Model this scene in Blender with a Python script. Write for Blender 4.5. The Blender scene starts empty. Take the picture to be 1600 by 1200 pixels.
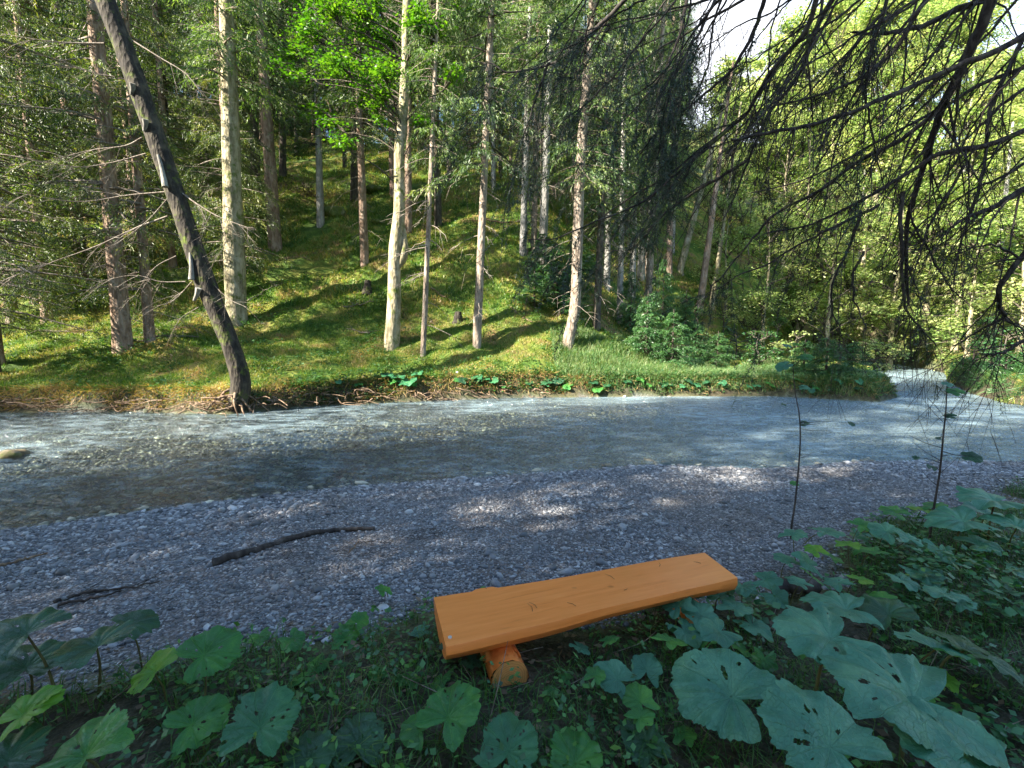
import bpy, math
import numpy as np
from mathutils import Vector, Matrix, Euler
R = math.radians
rng = np.random.default_rng(11)
scn = bpy.context.scene
COL = scn.collection

# ------------------------------------------------------------------ camera, sky, sun, exposure
FPX, PITCH = 720.0, R(5.6)
CAMZ = 1.75
cam = bpy.data.cameras.new('camera')
cam.sensor_width = 36.0; cam.lens = 36.0*FPX/1600.0
cam.clip_start = 0.05; cam.clip_end = 2000
camo = bpy.data.objects.new('camera', cam); COL.objects.link(camo)
camo.location = (0, 0, CAMZ); camo.rotation_euler = (R(90)-PITCH, 0, 0)
scn.camera = camo
SUN = np.array([-0.80, -0.46, 0.62]); SUN /= np.linalg.norm(SUN)
w = bpy.data.worlds.new('World'); scn.world = w; w.use_nodes = True
nt = w.node_tree; nt.nodes.clear()
sky = nt.nodes.new('ShaderNodeTexSky'); sky.sky_type = 'NISHITA'; sky.sun_disc = False
sky.sun_elevation = math.asin(SUN[2]); sky.sun_rotation = math.atan2(SUN[0], SUN[1])
sky.air_density = 1.5; sky.dust_density = 1.0; sky.ozone_density = 4.0
bg = nt.nodes.new('ShaderNodeBackground'); bg.inputs['Strength'].default_value = 0.085
wo = nt.nodes.new('ShaderNodeOutputWorld')
tcw = nt.nodes.new('ShaderNodeTexCoord'); dotn = nt.nodes.new('ShaderNodeVectorMath'); dotn.operation = 'DOT_PRODUCT'
dotn.inputs[1].default_value = tuple(Vector((.42, .84, .42)).normalized()); nt.links.new(tcw.outputs['Generated'], dotn.inputs[0])
cn = nt.nodes.new('ShaderNodeTexNoise'); cn.inputs['Scale'].default_value = 4.5; cn.inputs['Detail'].default_value = 6; nt.links.new(tcw.outputs['Generated'], cn.inputs['Vector'])
ad = nt.nodes.new('ShaderNodeMath'); ad.operation = 'MULTIPLY_ADD'; ad.inputs[1].default_value = .30; nt.links.new(cn.outputs['Fac'], ad.inputs[0]); nt.links.new(dotn.outputs['Value'], ad.inputs[2])
mr = nt.nodes.new('ShaderNodeMapRange'); mr.interpolation_type = 'SMOOTHSTEP'; mr.inputs['From Min'].default_value = 1.05; mr.inputs['From Max'].default_value = 1.16; nt.links.new(ad.outputs[0], mr.inputs['Value'])
mxw = nt.nodes.new('ShaderNodeMix'); mxw.data_type = 'RGBA'; mxw.inputs['B'].default_value = (3.6, 3.7, 4.0, 1); mxw.clamp_factor = True
nt.links.new(mr.outputs[0], mxw.inputs['Factor']); nt.links.new(sky.outputs[0], mxw.inputs['A']); nt.links.new(mxw.outputs['Result'], bg.inputs[0]); nt.links.new(bg.outputs[0], wo.inputs[0])
sl = bpy.data.lights.new('sun', 'SUN'); sl.energy = 5.0; sl.angle = R(0.55); sl.color = (1.0, 0.92, 0.78)
so = bpy.data.objects.new('sun', sl); COL.objects.link(so)
so.rotation_euler = Vector(tuple(SUN)).to_track_quat('Z', 'Y').to_euler(); so.location = (-20, -12, 20)
scn.view_settings.view_transform = 'Standard'; scn.view_settings.look = 'None'
scn.view_settings.exposure = 2.55; scn.view_settings.gamma = 1.0
scn.cycles.max_bounces = 6; scn.cycles.diffuse_bounces = 3; scn.cycles.transparent_max_bounces = 8
scn.cycles.glossy_bounces = 2; scn.cycles.transmission_bounces = 3
scn.cycles.caustics_reflective = False; scn.cycles.caustics_refractive = False

# ------------------------------------------------------------------ picture -> place helpers
cp, sp_ = math.cos(PITCH), math.sin(PITCH)
def ray(px, py):
    u = (px-800)/FPX; v = (py-600)/FPX
    return np.array([u, cp - v*sp_, -sp_ - v*cp])
def at(px, py, Y):
    d = ray(px, py); return np.array([0, 0, CAMZ]) + d*(Y/d[1])
def onz(px, py, z):
    d = ray(px, py); return np.array([0, 0, CAMZ]) + d*((z-CAMZ)/d[2])

# ------------------------------------------------------------------ terrain
FAR = np.array([(-90,6),(-40,9.5),(-22,11.2),(-13.2,11.8),(-10,11.9),(-7.2,11.5),(-6.1,12.6),(-3.8,13.6),(0,14.8),(4.2,15.1),(8.6,15.2),(11.1,13.8),(12.6,14.9),(13.6,16.8),(16.2,20),(20,27),(24,35),(30,46)], float)
RIGHT = np.array([(35,44),(28.5,33),(24,25.5),(19.2,20.2),(16.1,16.2),(14.6,13.6),(14.4,11),(13.6,8.8)], float)
NEAR = np.array([(13.6,8.8),(11,7.4),(7.9,7.0),(5.4,7.0),(3.7,6.6),(2.0,6.8),(0.9,6.5),(-0.87,6.1),(-2.4,5.7),(-3.7,5.1),(-5.1,4.4),(-8,3.4),(-14,1.6),(-30,-4),(-90,-16)], float)
POLY = np.vstack([FAR, RIGHT, NEAR])
WZ = -0.15
def pdist(x, y, PL):
    best = np.full(x.shape, 1e9)
    for a, b in zip(PL[:-1], PL[1:]):
        d = b-a; L2 = d@d
        t = np.clip(((x-a[0])*d[0]+(y-a[1])*d[1])/L2, 0, 1)
        best = np.minimum(best, (x-a[0]-t*d[0])**2+(y-a[1]-t*d[1])**2)
    return np.sqrt(best)
def inpoly(x, y, P):
    c = np.zeros(x.shape, bool)
    j = len(P)-1
    for i in range(len(P)):
        xi, yi = P[i]; xj, yj = P[j]
        if yi != yj:
            c ^= ((yi > y) != (yj > y)) & (x < (xj-xi)*(y-yi)/(yj-yi)+xi)
        j = i
    return c
_tab = np.random.default_rng(3).random((256, 256))
def vnoise(x, y, s):
    x = x*s+1000.3; y = y*s+777.7
    xi = np.floor(x).astype(int); yi = np.floor(y).astype(int); fx = x-xi; fy = y-yi
    fx = fx*fx*(3-2*fx); fy = fy*fy*(3-2*fy)
    g = lambda a, b: _tab[a % 256, b % 256]
    return (g(xi,yi)*(1-fx)+g(xi+1,yi)*fx)*(1-fy)+(g(xi,yi+1)*(1-fx)+g(xi+1,yi+1)*fx)*fy - 0.5
def sst(a, b, x):
    t = np.clip((x-a)/(b-a), 0, 1); return t*t*(3-2*t)
def sp(x, k=1.0):
    return np.where(x > 20*k, x, k*np.log1p(np.exp(np.clip(x/k, -30, 30))))
def terrain(x, y):
    x = np.asarray(x, float); y = np.asarray(y, float)
    df, dr, dn = pdist(x, y, FAR), pdist(x, y, RIGHT), pdist(x, y, NEAR)
    ins = inpoly(x, y, POLY)
    n1, n2, n3, n4 = vnoise(x, y, .16), vnoise(x, y, .55), vnoise(x, y, 1.7), vnoise(x, y, 5.0)
    a = .30-.25*sst(2, 9, x)
    line = 17+.9*np.maximum(0, x-1)
    dd = df + n3*.25
    hf = WZ + .52*sst(-.02, .42, dd) + a*np.clip(df-.3, 0, 3) + .06*np.clip(df-3, 0, 30) + .68*sp(y-line, 1.2)
    hf = hf + (n1*1.0*sst(3, 12, df) + n2*.55*sst(1, 5, df) + n3*.26*sst(.5, 2, df) + n4*.05*sst(.5, 2, df))
    hf = hf + .3*n2*sst(18,24,y)
    hn = WZ + .085*np.clip(dn, 0, 4.2) + .01*np.clip(dn-4, 0, 100) + n3*.03*sst(.2, 2, dn) + n4*.012 + n2*.10*sst(.3,1.5,dn)
    hr = WZ + .8*sst(-.02, .6, dr+n3*.3) + .16*np.clip(dr-.5, 0, 40) + n2*.4*sst(1, 4, dr)
    wf, wr, wn = (1/(df+.05))**12, (1/(dr+.05))**12, (1/(dn+.05))**12
    land = (wf*hf+wr*hr+wn*hn)/(wf+wr+wn)
    r = np.hypot(x, y)
    land = land + sst(8, 16, x)*.25*sp(r-45, 2)
    dep = np.minimum(np.minimum(.10*dn+.01, .9*df+.03), .42) + n2*.06*sst(.3,1,dn) + n3*.02
    bed = WZ - np.maximum(dep, .005)
    return np.where(ins, bed, land)
def tz(x, y): return float(terrain(np.array([x]), np.array([y]))[0])
_ts = np.concatenate([np.linspace(.8, 25, 900), np.linspace(25.05, 120, 900)])
def ong(px, py):
    d = ray(px, py)
    X, Y, Z = d[0]*_ts, d[1]*_ts, CAMZ+d[2]*_ts
    k = np.nonzero(Z < terrain(X, Y))[0]
    k = k[0] if len(k) else 1200
    return np.array([X[k], Y[k], tz(X[k], Y[k])])

# ------------------------------------------------------------------ mesh helpers
class MB:
    def __init__(s): s.V=[]; s.Q=[]; s.T=[]; s.A=[]; s.n=0; s.U=[]
    def add(s, V, Q=None, T=None, a=0.5):
        V = np.asarray(V, float).reshape(-1, 3)
        if Q is not None and len(Q): s.Q.append(np.asarray(Q, int).reshape(-1, 4)+s.n)
        if T is not None and len(T): s.T.append(np.asarray(T, int).reshape(-1, 3)+s.n)
        s.V.append(V); s.A.append(np.broadcast_to(np.asarray(a, float), (len(V),)).copy()); s.n += len(V)
    def tubes(s, P, Rr, sides=5, a=.5, cap=False):
        P = np.asarray(P, float)
        if P.ndim == 2: P = P[None]
        Rr = np.asarray(Rr, float)
        if Rr.ndim == 0: Rr = np.full(P.shape[1], float(Rr))
        if Rr.ndim == 1: Rr = Rr[None]
        B, K, _ = P.shape
        if Rr.shape[0] != B: Rr = np.repeat(Rr, B, 0)
        Tn = np.gradient(P, axis=1); Tn /= np.linalg.norm(Tn, axis=2, keepdims=True)+1e-9
        ov = P[:, -1]-P[:, 0]
        ref = np.where((np.abs(ov[:, 2]) > .7*np.linalg.norm(ov, axis=1))[:, None], [[1., .1, 0]], [[0, .05, 1.]])
        n1 = np.cross(Tn, ref[:, None]); n1 /= np.linalg.norm(n1, axis=2, keepdims=True)+1e-9
        n2 = np.cross(Tn, n1)
        th = np.arange(sides)/sides*2*math.pi
        ring = P[:, :, None]+Rr[:, :, None, None]*(np.cos(th)[None, None, :, None]*n1[:, :, None]+np.sin(th)[None, None, :, None]*n2[:, :, None])
        V = ring.reshape(-1, 3)
        i, k, j = np.meshgrid(np.arange(B), np.arange(K-1), np.arange(sides), indexing='ij')
        b = i*K*sides+k*sides; j2 = (j+1) % sides
        Q = np.stack([b+j, b+j2, b+sides+j2, b+sides+j], -1).reshape(-1, 4)
        av = np.repeat(np.broadcast_to(np.asarray(a, float), (B,)), K*sides)
        s.add(V, Q, None, av)
        if cap:
            for i in range(B):
                for kk in (0, K-1):
                    c = P[i, kk]; rg = ring[i, kk]
                    s.add(np.vstack([c[None], rg]), None, [(0, 1+q, 1+(q+1) % sides) for q in range(sides)], float(np.atleast_1d(av)[0]))
    def leaves(s, P, D, S, L, W, a=.5, mid=.45):
        P = np.asarray(P, float); n = len(P)
        if n == 0: return
        L = np.broadcast_to(L, (n,))[:, None]; W = np.broadcast_to(W, (n,))[:, None]
        m = P+D*L*mid
        V = np.stack([P, m+S*W*.5, P+D*L, m-S*W*.5], 1).reshape(-1, 3)
        s.add(V, np.arange(4*n).reshape(n, 4), None, np.repeat(np.broadcast_to(a, (n,)), 4))
    def build(s, name, mat, parent=None, smooth=True, uv=None):
        V = np.vstack(s.V); me = bpy.data.meshes.new(name)
        Q = np.vstack(s.Q) if s.Q else np.zeros((0, 4), int); T = np.vstack(s.T) if s.T else np.zeros((0, 3), int)
        me.vertices.add(len(V)); me.vertices.foreach_set('co', V.ravel().astype(np.float32))
        me.loops.add(4*len(Q)+3*len(T)); me.loops.foreach_set('vertex_index', np.concatenate([Q.ravel(), T.ravel()]).astype(np.int32))
        me.polygons.add(len(Q)+len(T))
        me.polygons.foreach_set('loop_start', np.concatenate([np.arange(len(Q))*4, 4*len(Q)+np.arange(len(T))*3]).astype(np.int32))
        me.polygons.foreach_set('use_smooth', np.full(len(Q)+len(T), smooth))
        at_ = me.attributes.new('v', 'FLOAT', 'POINT'); at_.data.foreach_set('value', np.concatenate(s.A).astype(np.float32))
        if uv is not None:
            at2 = me.attributes.new('lp', 'FLOAT_VECTOR', 'POINT'); at2.data.foreach_set('vector', np.asarray(uv, np.float32).ravel())
        me.update(calc_edges=True); me.validate()
        me.materials.append(mat)
        o = bpy.data.objects.new(name, me); COL.objects.link(o)
        if parent: o.parent = parent
        return o
def unit(v): v = np.asarray(v, float); return v/(np.linalg.norm(v, axis=-1, keepdims=True)+1e-9)
def empty(name, loc=(0, 0, 0)):
    o = bpy.data.objects.new(name, None); o.location = tuple(map(float, loc)); o.empty_display_size = .3; COL.objects.link(o); return o
def tag(o, label=None, cat=None, group=None, kind=None):
    if label: o['label'] = label
    if cat: o['category'] = cat
    if group: o['group'] = group
    if kind: o['kind'] = kind
    return o
def curve(P, n):
    """smooth resample of control points (Catmull-Rom)"""
    P = np.asarray(P, float); m = len(P)
    Pp = np.vstack([2*P[0]-P[1], P, 2*P[-1]-P[-2]])
    t = np.linspace(0, m-1-1e-6, n); i = t.astype(int); f = (t-i)[:, None]
    a, b, c, d = Pp[i], Pp[i+1], Pp[i+2], Pp[i+3]
    return .5*((2*b)+(-a+c)*f+(2*a-5*b+4*c-d)*f**2+(-a+3*b-3*c+d)*f**3)

# ------------------------------------------------------------------ materials
def newmat(name):
    m = bpy.data.materials.new(name); m.use_nodes = True; nt = m.node_tree; nt.nodes.clear()
    out = nt.nodes.new('ShaderNodeOutputMaterial'); return m, nt, out
def N(nt, t, **k):
    n = nt.nodes.new(t)
    for a, b in k.items():
        if a.startswith('i_'):
            n.inputs[a[2:].replace('_', ' ')].default_value = b
        else: setattr(n, a, b)
    return n
def ramp(nt, fac, stops):
    r = nt.nodes.new('ShaderNodeValToRGB'); e = r.color_ramp.elements
    while len(e) < len(stops): e.new(.5)
    for q, (p, c) in zip(e, stops): q.position = p; q.color = (*c, 1)
    nt.links.new(fac, r.inputs[0]); return r.outputs[0]
def noise(nt, scale, detail=4, rough=.55, vec=None, mapscale=None, obj=True):
    n = N(nt, 'ShaderNodeTexNoise'); n.inputs['Scale'].default_value = scale; n.inputs['Detail'].default_value = detail; n.inputs['Roughness'].default_value = rough
    tc = N(nt, 'ShaderNodeTexCoord'); src = tc.outputs['Object']
    if not obj:
        g = N(nt, 'ShaderNodeNewGeometry'); src = g.outputs['Position']
    if mapscale:
        mp = N(nt, 'ShaderNodeMapping'); mp.inputs['Scale'].default_value = mapscale; nt.links.new(src, mp.inputs[0]); src = mp.outputs[0]
    nt.links.new(src, n.inputs['Vector']); return n.outputs['Fac']
def mixc(nt, f, a, b, mode='MIX'):
    m = N(nt, 'ShaderNodeMix', data_type='RGBA', blend_type=mode)
    for s, v in ((m.inputs['Factor'], f), (m.inputs['A'], a), (m.inputs['B'], b)):
        if isinstance(v, (int, float)): s.default_value = v
        elif isinstance(v, tuple): s.default_value = (*v, 1)
        else: nt.links.new(v, s)
    return m.outputs['Result']
def math_(nt, op, a, b=0.0):
    m = N(nt, 'ShaderNodeMath', operation=op)
    for s, v in ((m.inputs[0], a), (m.inputs[1], b)):
        if isinstance(v, (int, float)): s.default_value = v
        else: nt.links.new(v, s)
    return m.outputs[0]
def attr(nt, name='v', vec=False):
    a = N(nt, 'ShaderNodeAttribute', attribute_name=name); return a.outputs['Vector' if vec else 'Fac']
def bump(nt, h, dist=.02, strength=.6):
    b = N(nt, 'ShaderNodeBump'); b.inputs['Distance'].default_value = dist; b.inputs['Strength'].default_value = strength
    nt.links.new(h, b.inputs['Height']); return b.outputs[0]
def prin(nt, out, col, rough=.7, nrm=None, spec=.5):
    p = N(nt, 'ShaderNodeBsdfPrincipled')
    if isinstance(col, tuple): p.inputs['Base Color'].default_value = (*col, 1)
    else: nt.links.new(col, p.inputs['Base Color'])
    if isinstance(rough, (int, float)): p.inputs['Roughness'].default_value = rough
    else: nt.links.new(rough, p.inputs['Roughness'])
    p.inputs['Specular IOR Level'].default_value = spec
    if nrm is not None: nt.links.new(nrm, p.inputs['Normal'])
    if out is not None: nt.links.new(p.outputs[0], out.inputs[0])
    return p
def leafmat(name, stops, trans=.45, rough=.45, spec=.5, nscale=.7, tboost=(1.5, 1.6, .6), vw=.6, nw=.5, off=0.0):
    m, nt, out = newmat(name)
    n = noise(nt, nscale, 3, obj=False)
    f = math_(nt, 'ADD', math_(nt, 'ADD', math_(nt, 'MULTIPLY', attr(nt), vw), math_(nt, 'MULTIPLY', n, nw)), off)
    c = ramp(nt, f, stops)
    p = prin(nt, None, c, rough, None, spec)
    t = N(nt, 'ShaderNodeBsdfTranslucent'); nt.links.new(mixc(nt, 1.0, c, tboost, 'MULTIPLY'), t.inputs[0])
    x = N(nt, 'ShaderNodeMixShader'); x.inputs[0].default_value = trans
    nt.links.new(p.outputs[0], x.inputs[1]); nt.links.new(t.outputs[0], x.inputs[2]); nt.links.new(x.outputs[0], out.inputs[0])
    return m
MAT = {}
MAT['needle'] = leafmat('needles', [(.15, (.010, .026, .009)), (.40, (.032, .072, .018)), (.62, (.095, .155, .036)), (.85, (.24, .26, .08))], .32, .5, vw=.5, nw=.9, off=-.2, nscale=.5)
MAT['needle_low'] = leafmat('needles_low', [(.15, (.010, .024, .008)), (.40, (.035, .068, .016)), (.62, (.12, .165, .036)), (.85, (.30, .28, .09))], .32, .5, vw=.5, nw=.9, off=-.2, nscale=.6)
MAT['needle_dark'] = leafmat('needles_dark', [(.2, (.012, .028, .014)), (.8, (.03, .06, .03))], .12, .5)
MAT['needle_pale'] = leafmat('needles_pale', [(.15, (.03, .065, .022)), (.45, (.08, .15, .04)), (.88, (.20, .27, .08))], .42, .5)
MAT['beech'] = leafmat('beech_leaf', [(.15, (.025, .085, .008)), (.5, (.055, .17, .012)), (.9, (.15, .27, .025))], .45, .45, tboost=(1.5, 1.45, .5))
MAT['airy'] = leafmat('sunlit_leaf', [(.15, (.07, .15, .04)), (.36, (.20, .31, .09)), (.6, (.38, .44, .17)), (.8, (.54, .52, .28)), (.97, (.60, .36, .14))], .5, .45, tboost=(1.35, 1.35, .9), vw=.5, nw=.9, off=-.2, nscale=.35)  # raised pale tones put sunlight into the leaf colour
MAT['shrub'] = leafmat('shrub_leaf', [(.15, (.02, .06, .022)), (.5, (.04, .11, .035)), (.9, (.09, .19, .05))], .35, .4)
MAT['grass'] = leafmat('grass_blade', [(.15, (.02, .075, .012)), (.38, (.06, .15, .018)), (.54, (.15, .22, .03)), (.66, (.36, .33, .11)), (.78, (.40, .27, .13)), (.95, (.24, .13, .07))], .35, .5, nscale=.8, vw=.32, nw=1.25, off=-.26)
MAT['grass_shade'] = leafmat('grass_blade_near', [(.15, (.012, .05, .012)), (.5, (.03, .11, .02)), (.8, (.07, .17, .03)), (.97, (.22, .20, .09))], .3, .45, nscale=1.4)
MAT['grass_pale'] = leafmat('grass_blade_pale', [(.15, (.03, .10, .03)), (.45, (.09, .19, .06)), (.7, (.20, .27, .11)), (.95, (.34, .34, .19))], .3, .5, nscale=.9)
MAT['dry'] = leafmat('dry_grass', [(.15, (.10, .055, .02)), (.5, (.26, .16, .06)), (.9, (.42, .30, .13))], .25, .6)
MAT['cover'] = leafmat('cover_leaf', [(.15, (.012, .05, .018)), (.45, (.035, .13, .04)), (.75, (.09, .24, .05)), (.92, (.22, .34, .05))], .3, .38, nscale=1.8)
MAT['herb'] = leafmat('herb_leaf', [(.15, (.02, .085, .035)), (.5, (.04, .14, .06)), (.85, (.07, .21, .08)), (.97, (.14, .30, .05))], .3, .36, nscale=1.6)
def barkmat(name, c1, c2, c3, moss=0.0, scale=9, bd=.03):
    m, nt, out = newmat(name)
    n = noise(nt, scale, 6, .65, mapscale=(1, 1, .22)); n2 = noise(nt, 2.3, 5, .7)
    v = N(nt, 'ShaderNodeTexVoronoi'); v.inputs['Scale'].default_value = scale*1.6
    tc = N(nt, 'ShaderNodeTexCoord'); mp = N(nt, 'ShaderNodeMapping'); mp.inputs['Scale'].default_value = (1, 1, .45)
    nt.links.new(tc.outputs['Object'], mp.inputs[0]); nt.links.new(mp.outputs[0], v.inputs['Vector'])
    c = ramp(nt, n, [(.33, c1), (.52, c2), (.72, c3)])
    c = mixc(nt, ramp(nt, n2, [(.52, (0, 0, 0)), (.66, (.75, .75, .75))]), c, c3)
    if moss > 0:
        n3 = noise(nt, 3.1, 5, .7)
        c = mixc(nt, ramp(nt, n3, [(.62-moss*.35, (0, 0, 0)), (.72-moss*.2, (1, 1, 1))]), c, (.09, .12, .02))
    h = math_(nt, 'ADD', n, math_(nt, 'MULTIPLY', v.outputs['Distance'], .8))
    prin(nt, out, c, .9, bump(nt, h, bd, 1.0), .2); return m
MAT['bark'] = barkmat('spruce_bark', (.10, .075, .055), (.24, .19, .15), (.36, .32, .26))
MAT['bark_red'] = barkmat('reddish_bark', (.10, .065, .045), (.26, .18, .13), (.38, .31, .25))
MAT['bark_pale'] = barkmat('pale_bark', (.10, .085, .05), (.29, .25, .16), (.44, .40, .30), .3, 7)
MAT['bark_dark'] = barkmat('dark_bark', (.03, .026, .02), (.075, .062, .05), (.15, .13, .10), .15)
MAT['bark_moss'] = barkmat('mossy_bark', (.014, .012, .010), (.035, .030, .025), (.09, .078, .055), .22)  # dark tones also put the leaning trunk's shaded side into the colour
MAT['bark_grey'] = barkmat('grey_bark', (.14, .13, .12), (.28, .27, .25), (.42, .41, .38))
MAT['twig'] = barkmat('dead_twig', (.09, .07, .055), (.20, .165, .135), (.36, .32, .27), 0, 30, .004)
MAT['stub'] = barkmat('grey_stub', (.09, .085, .075), (.20, .19, .17), (.30, .29, .26), .1, 14, .006)
MAT['bough'] = barkmat('bough_bark', (.014, .012, .012), (.04, .033, .03), (.12, .105, .09), .1, 20, .006)
MAT['root'] = barkmat('root', (.06, .035, .025), (.17, .115, .075), (.34, .26, .19), 0, 14, .01)
MAT['driftwood'] = barkmat('driftwood', (.022, .018, .018), (.055, .045, .04), (.12, .10, .09), 0, 16, .008)

# ground sheet: attributes pick gravel / riverbed / soil / forest floor
def groundmat():
    m, nt, out = newmat('ground')
    nb, nm, nf = noise(nt, .35, 4), noise(nt, 1.6, 5, .6), noise(nt, 14, 5, .6)
    fl = ramp(nt, math_(nt, 'ADD', math_(nt, 'MULTIPLY', nb, .55), math_(nt, 'MULTIPLY', nm, .45)),
              [(.33, (.035, .07, .012)), (.45, (.08, .15, .018)), (.52, (.17, .20, .03)), (.60, (.22, .15, .06)), (.70, (.15, .085, .045))])
    fl = mixc(nt, .55, fl, ramp(nt, nf, [(.3, (.25, .25, .25)), (.7, (1.0, 1.0, 1.0))]), 'MULTIPLY')
    soil = ramp(nt, nf, [(.35, (.018, .015, .013)), (.55, (.05, .04, .032)), (.75, (.11, .09, .075))])
    v = N(nt, 'ShaderNodeTexVoronoi'); v.inputs['Scale'].default_value = 55
    tc = N(nt, 'ShaderNodeTexCoord'); nt.links.new(tc.outputs['Object'], v.inputs['Vector'])
    sep = N(nt, 'ShaderNodeSeparateColor'); nt.links.new(v.outputs['Color'], sep.inputs[0])
    gr = ramp(nt, sep.outputs[0], [(.0, (.10, .095, .10)), (.6, (.24, .23, .24)), (1., (.42, .41, .41))])
    gr = mixc(nt, ramp(nt, v.outputs['Distance'], [(.3, (0, 0, 0)), (.7, (.8, .8, .8))]), gr, (.05, .045, .045))
    gr = mixc(nt, ramp(nt, nm, [(.48, (0, 0, 0)), (.68, (.55, .55, .55))]), gr, (.16, .12, .10))
    c = mixc(nt, attr(nt, 'gravel'), fl, gr); c = mixc(nt, attr(nt, 'soil'), c, soil)
    h = math_(nt, 'SUBTRACT', math_(nt, 'MULTIPLY', nf, .8), math_(nt, 'MULTIPLY', v.outputs['Distance'], .5))
    prin(nt, out, c, .85, bump(nt, h, .03, .9), .3); return m
MAT['ground'] = groundmat()
def stonemat(name, dark, mid, light, wet=.75):
    m, nt, out = newmat(name)
    f = attr(nt); n = noise(nt, 30, 4, .6, obj=False)
    c = ramp(nt, f, [(0, dark), (.45, mid), (.85, light), (1., (min(1, light[0]*1.35), min(1, light[1]*1.35), min(1, light[2]*1.33)))])
    c = mixc(nt, .5, c, ramp(nt, n, [(.3, (.55, .55, .55)), (.7, (1.2, 1.2, 1.2))]), 'MULTIPLY')
    c = mixc(nt, ramp(nt, noise(nt, .75, 4, .6, obj=False), [(.48, (0, 0, 0)), (.62, (.7, .7, .7))]), c, mixc(nt, 1.0, c, (1.0, .88, .78), 'MULTIPLY'))
    prin(nt, out, c, wet, None, .4); return m
MAT['stone'] = stonemat('pebble', (.06, .065, .075), (.19, .20, .22), (.44, .45, .47))
MAT['bedstone'] = stonemat('bed_pebble', (.11, .10, .075), (.30, .28, .21), (.55, .52, .42), .5)
MAT['rock'] = stonemat('mossy_rock', (.10, .10, .08), (.2, .2, .16), (.3, .3, .25), .8)
def watermat():
    m, nt, out = newmat('water')
    n1 = noise(nt, 2.2, 5, .6, mapscale=(.55, 1.35, 1)); n2 = noise(nt, 9, 4, .6, mapscale=(.6, 1.3, 1)); n3 = noise(nt, .5, 2, .5)
    h = math_(nt, 'ADD', math_(nt, 'MULTIPLY', n1, 1.0), math_(nt, 'MULTIPLY', n2, .40))
    h = math_(nt, 'MULTIPLY', h, math_(nt, 'ADD', n3, .35))
    nr = bump(nt, h, .62, 1.0)
    fr = N(nt, 'ShaderNodeFresnel'); fr.inputs['IOR'].default_value = 1.36; nt.links.new(nr, fr.inputs['Normal'])
    tr = N(nt, 'ShaderNodeBsdfTransparent'); tr.inputs[0].default_value = (.84, .93, .90, 1)
    df = N(nt, 'ShaderNodeBsdfDiffuse'); df.inputs[0].default_value = (.40, .54, .60, 1)
    gl = N(nt, 'ShaderNodeBsdfGlossy'); gl.inputs['Roughness'].default_value = .06; nt.links.new(nr, gl.inputs['Normal'])
    a = N(nt, 'ShaderNodeMixShader'); 
    n5 = noise(nt, 2.6, 8, .72, mapscale=(.9, 1.7, 1)); n6 = noise(nt, .28, 2, .5)
    gp_ = N(nt, 'ShaderNodeNewGeometry'); sx_ = N(nt, 'ShaderNodeSeparateXYZ'); nt.links.new(gp_.outputs['Position'], sx_.inputs[0])
    sky_sheen = N(nt, 'ShaderNodeMapRange', interpolation_type='SMOOTHSTEP'); sky_sheen.inputs['From Min'].default_value = -4; sky_sheen.inputs['From Max'].default_value = 7; sky_sheen.inputs['To Min'].default_value = .03; sky_sheen.inputs['To Max'].default_value = .26; nt.links.new(sx_.outputs[0], sky_sheen.inputs['Value'])  # paler towards the right: reflected sky painted in as diffuse colour
    nt.links.new(math_(nt, 'ADD', sky_sheen.outputs[0], ramp(nt, math_(nt, 'ADD', math_(nt, 'MULTIPLY', n5, .75), math_(nt, 'MULTIPLY', n6, .35)), [(.52, (0, 0, 0)), (.72, (.36, .36, .36))])), a.inputs[0])
    nt.links.new(tr.outputs[0], a.inputs[1]); nt.links.new(df.outputs[0], a.inputs[2])
    b = N(nt, 'ShaderNodeMixShader'); nt.links.new(fr.outputs[0], b.inputs[0])
    nt.links.new(a.outputs[0], b.inputs[1]); nt.links.new(gl.outputs[0], b.inputs[2]); nt.links.new(b.outputs[0], out.inputs[0])
    return m
MAT['water'] = watermat()

# ------------------------------------------------------------------ ground sheet and water
def axis(lo, hi, a, b, step, g):
    c = list(np.arange(a, b+1e-6, step)); s = step; x = c[0]; L = []
    while x > lo: s *= g; x -= s; L.append(x)
    L.reverse(); s = step; x = c[-1]; Rr = []
    while x < hi: s *= g; x += s; Rr.append(x)
    return np.array(L+c+Rr)
gx = axis(-230, 230, -16, 17, .13, 1.07); gy = axis(-120, 260, 0, 19, .13, 1.06)
GX, GY = np.meshgrid(gx, gy); fx, fy = GX.ravel(), GY.ravel()
gz = terrain(fx, fy)
mb = MB()
nx, ny = len(gx), len(gy)
i, j = np.meshgrid(np.arange(ny-1), np.arange(nx-1), indexing='ij'); b0 = (i*nx+j).ravel()
mb.add(np.stack([fx, fy, gz], 1), np.stack([b0, b0+1, b0+nx+1, b0+nx], 1))
g = mb.build('ground', MAT['ground']); tag(g, kind='structure')
_df, _dr, _dn = pdist(fx, fy, FAR), pdist(fx, fy, RIGHT), pdist(fx, fy, NEAR); _in = inpoly(fx, fy, POLY)
VEG = np.array([(-9,-3),(-9,2.6),(-4,2.15),(-2.6,2.1),(-1.7,2.15),(-.8,2.3),(-.5,2.6),(.4,2.6),(1.3,2.9),(2.1,3.1),(3.1,3.9),(4.6,4.5),(6.5,5.6),(8,6.2),(11,6.6),(20,8),(20,-3)], float)   # vegetated near bank
def vegmask(x, y):
    s = pdist(x, y, VEG); return np.where(inpoly(x, y, VEG), s, -s)
vm = vegmask(fx, fy) + vnoise(fx, fy, 2.2)*.5
near = (_dn < np.minimum(_df, _dr)) & ~_in
grav = np.where(_in, 1.0, np.where(near, 1-sst(-.1, .25, vm), 0.0))
bankf = ((~_in) & ~near & (np.minimum(_df, _dr) < .42)).astype(float)
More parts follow.
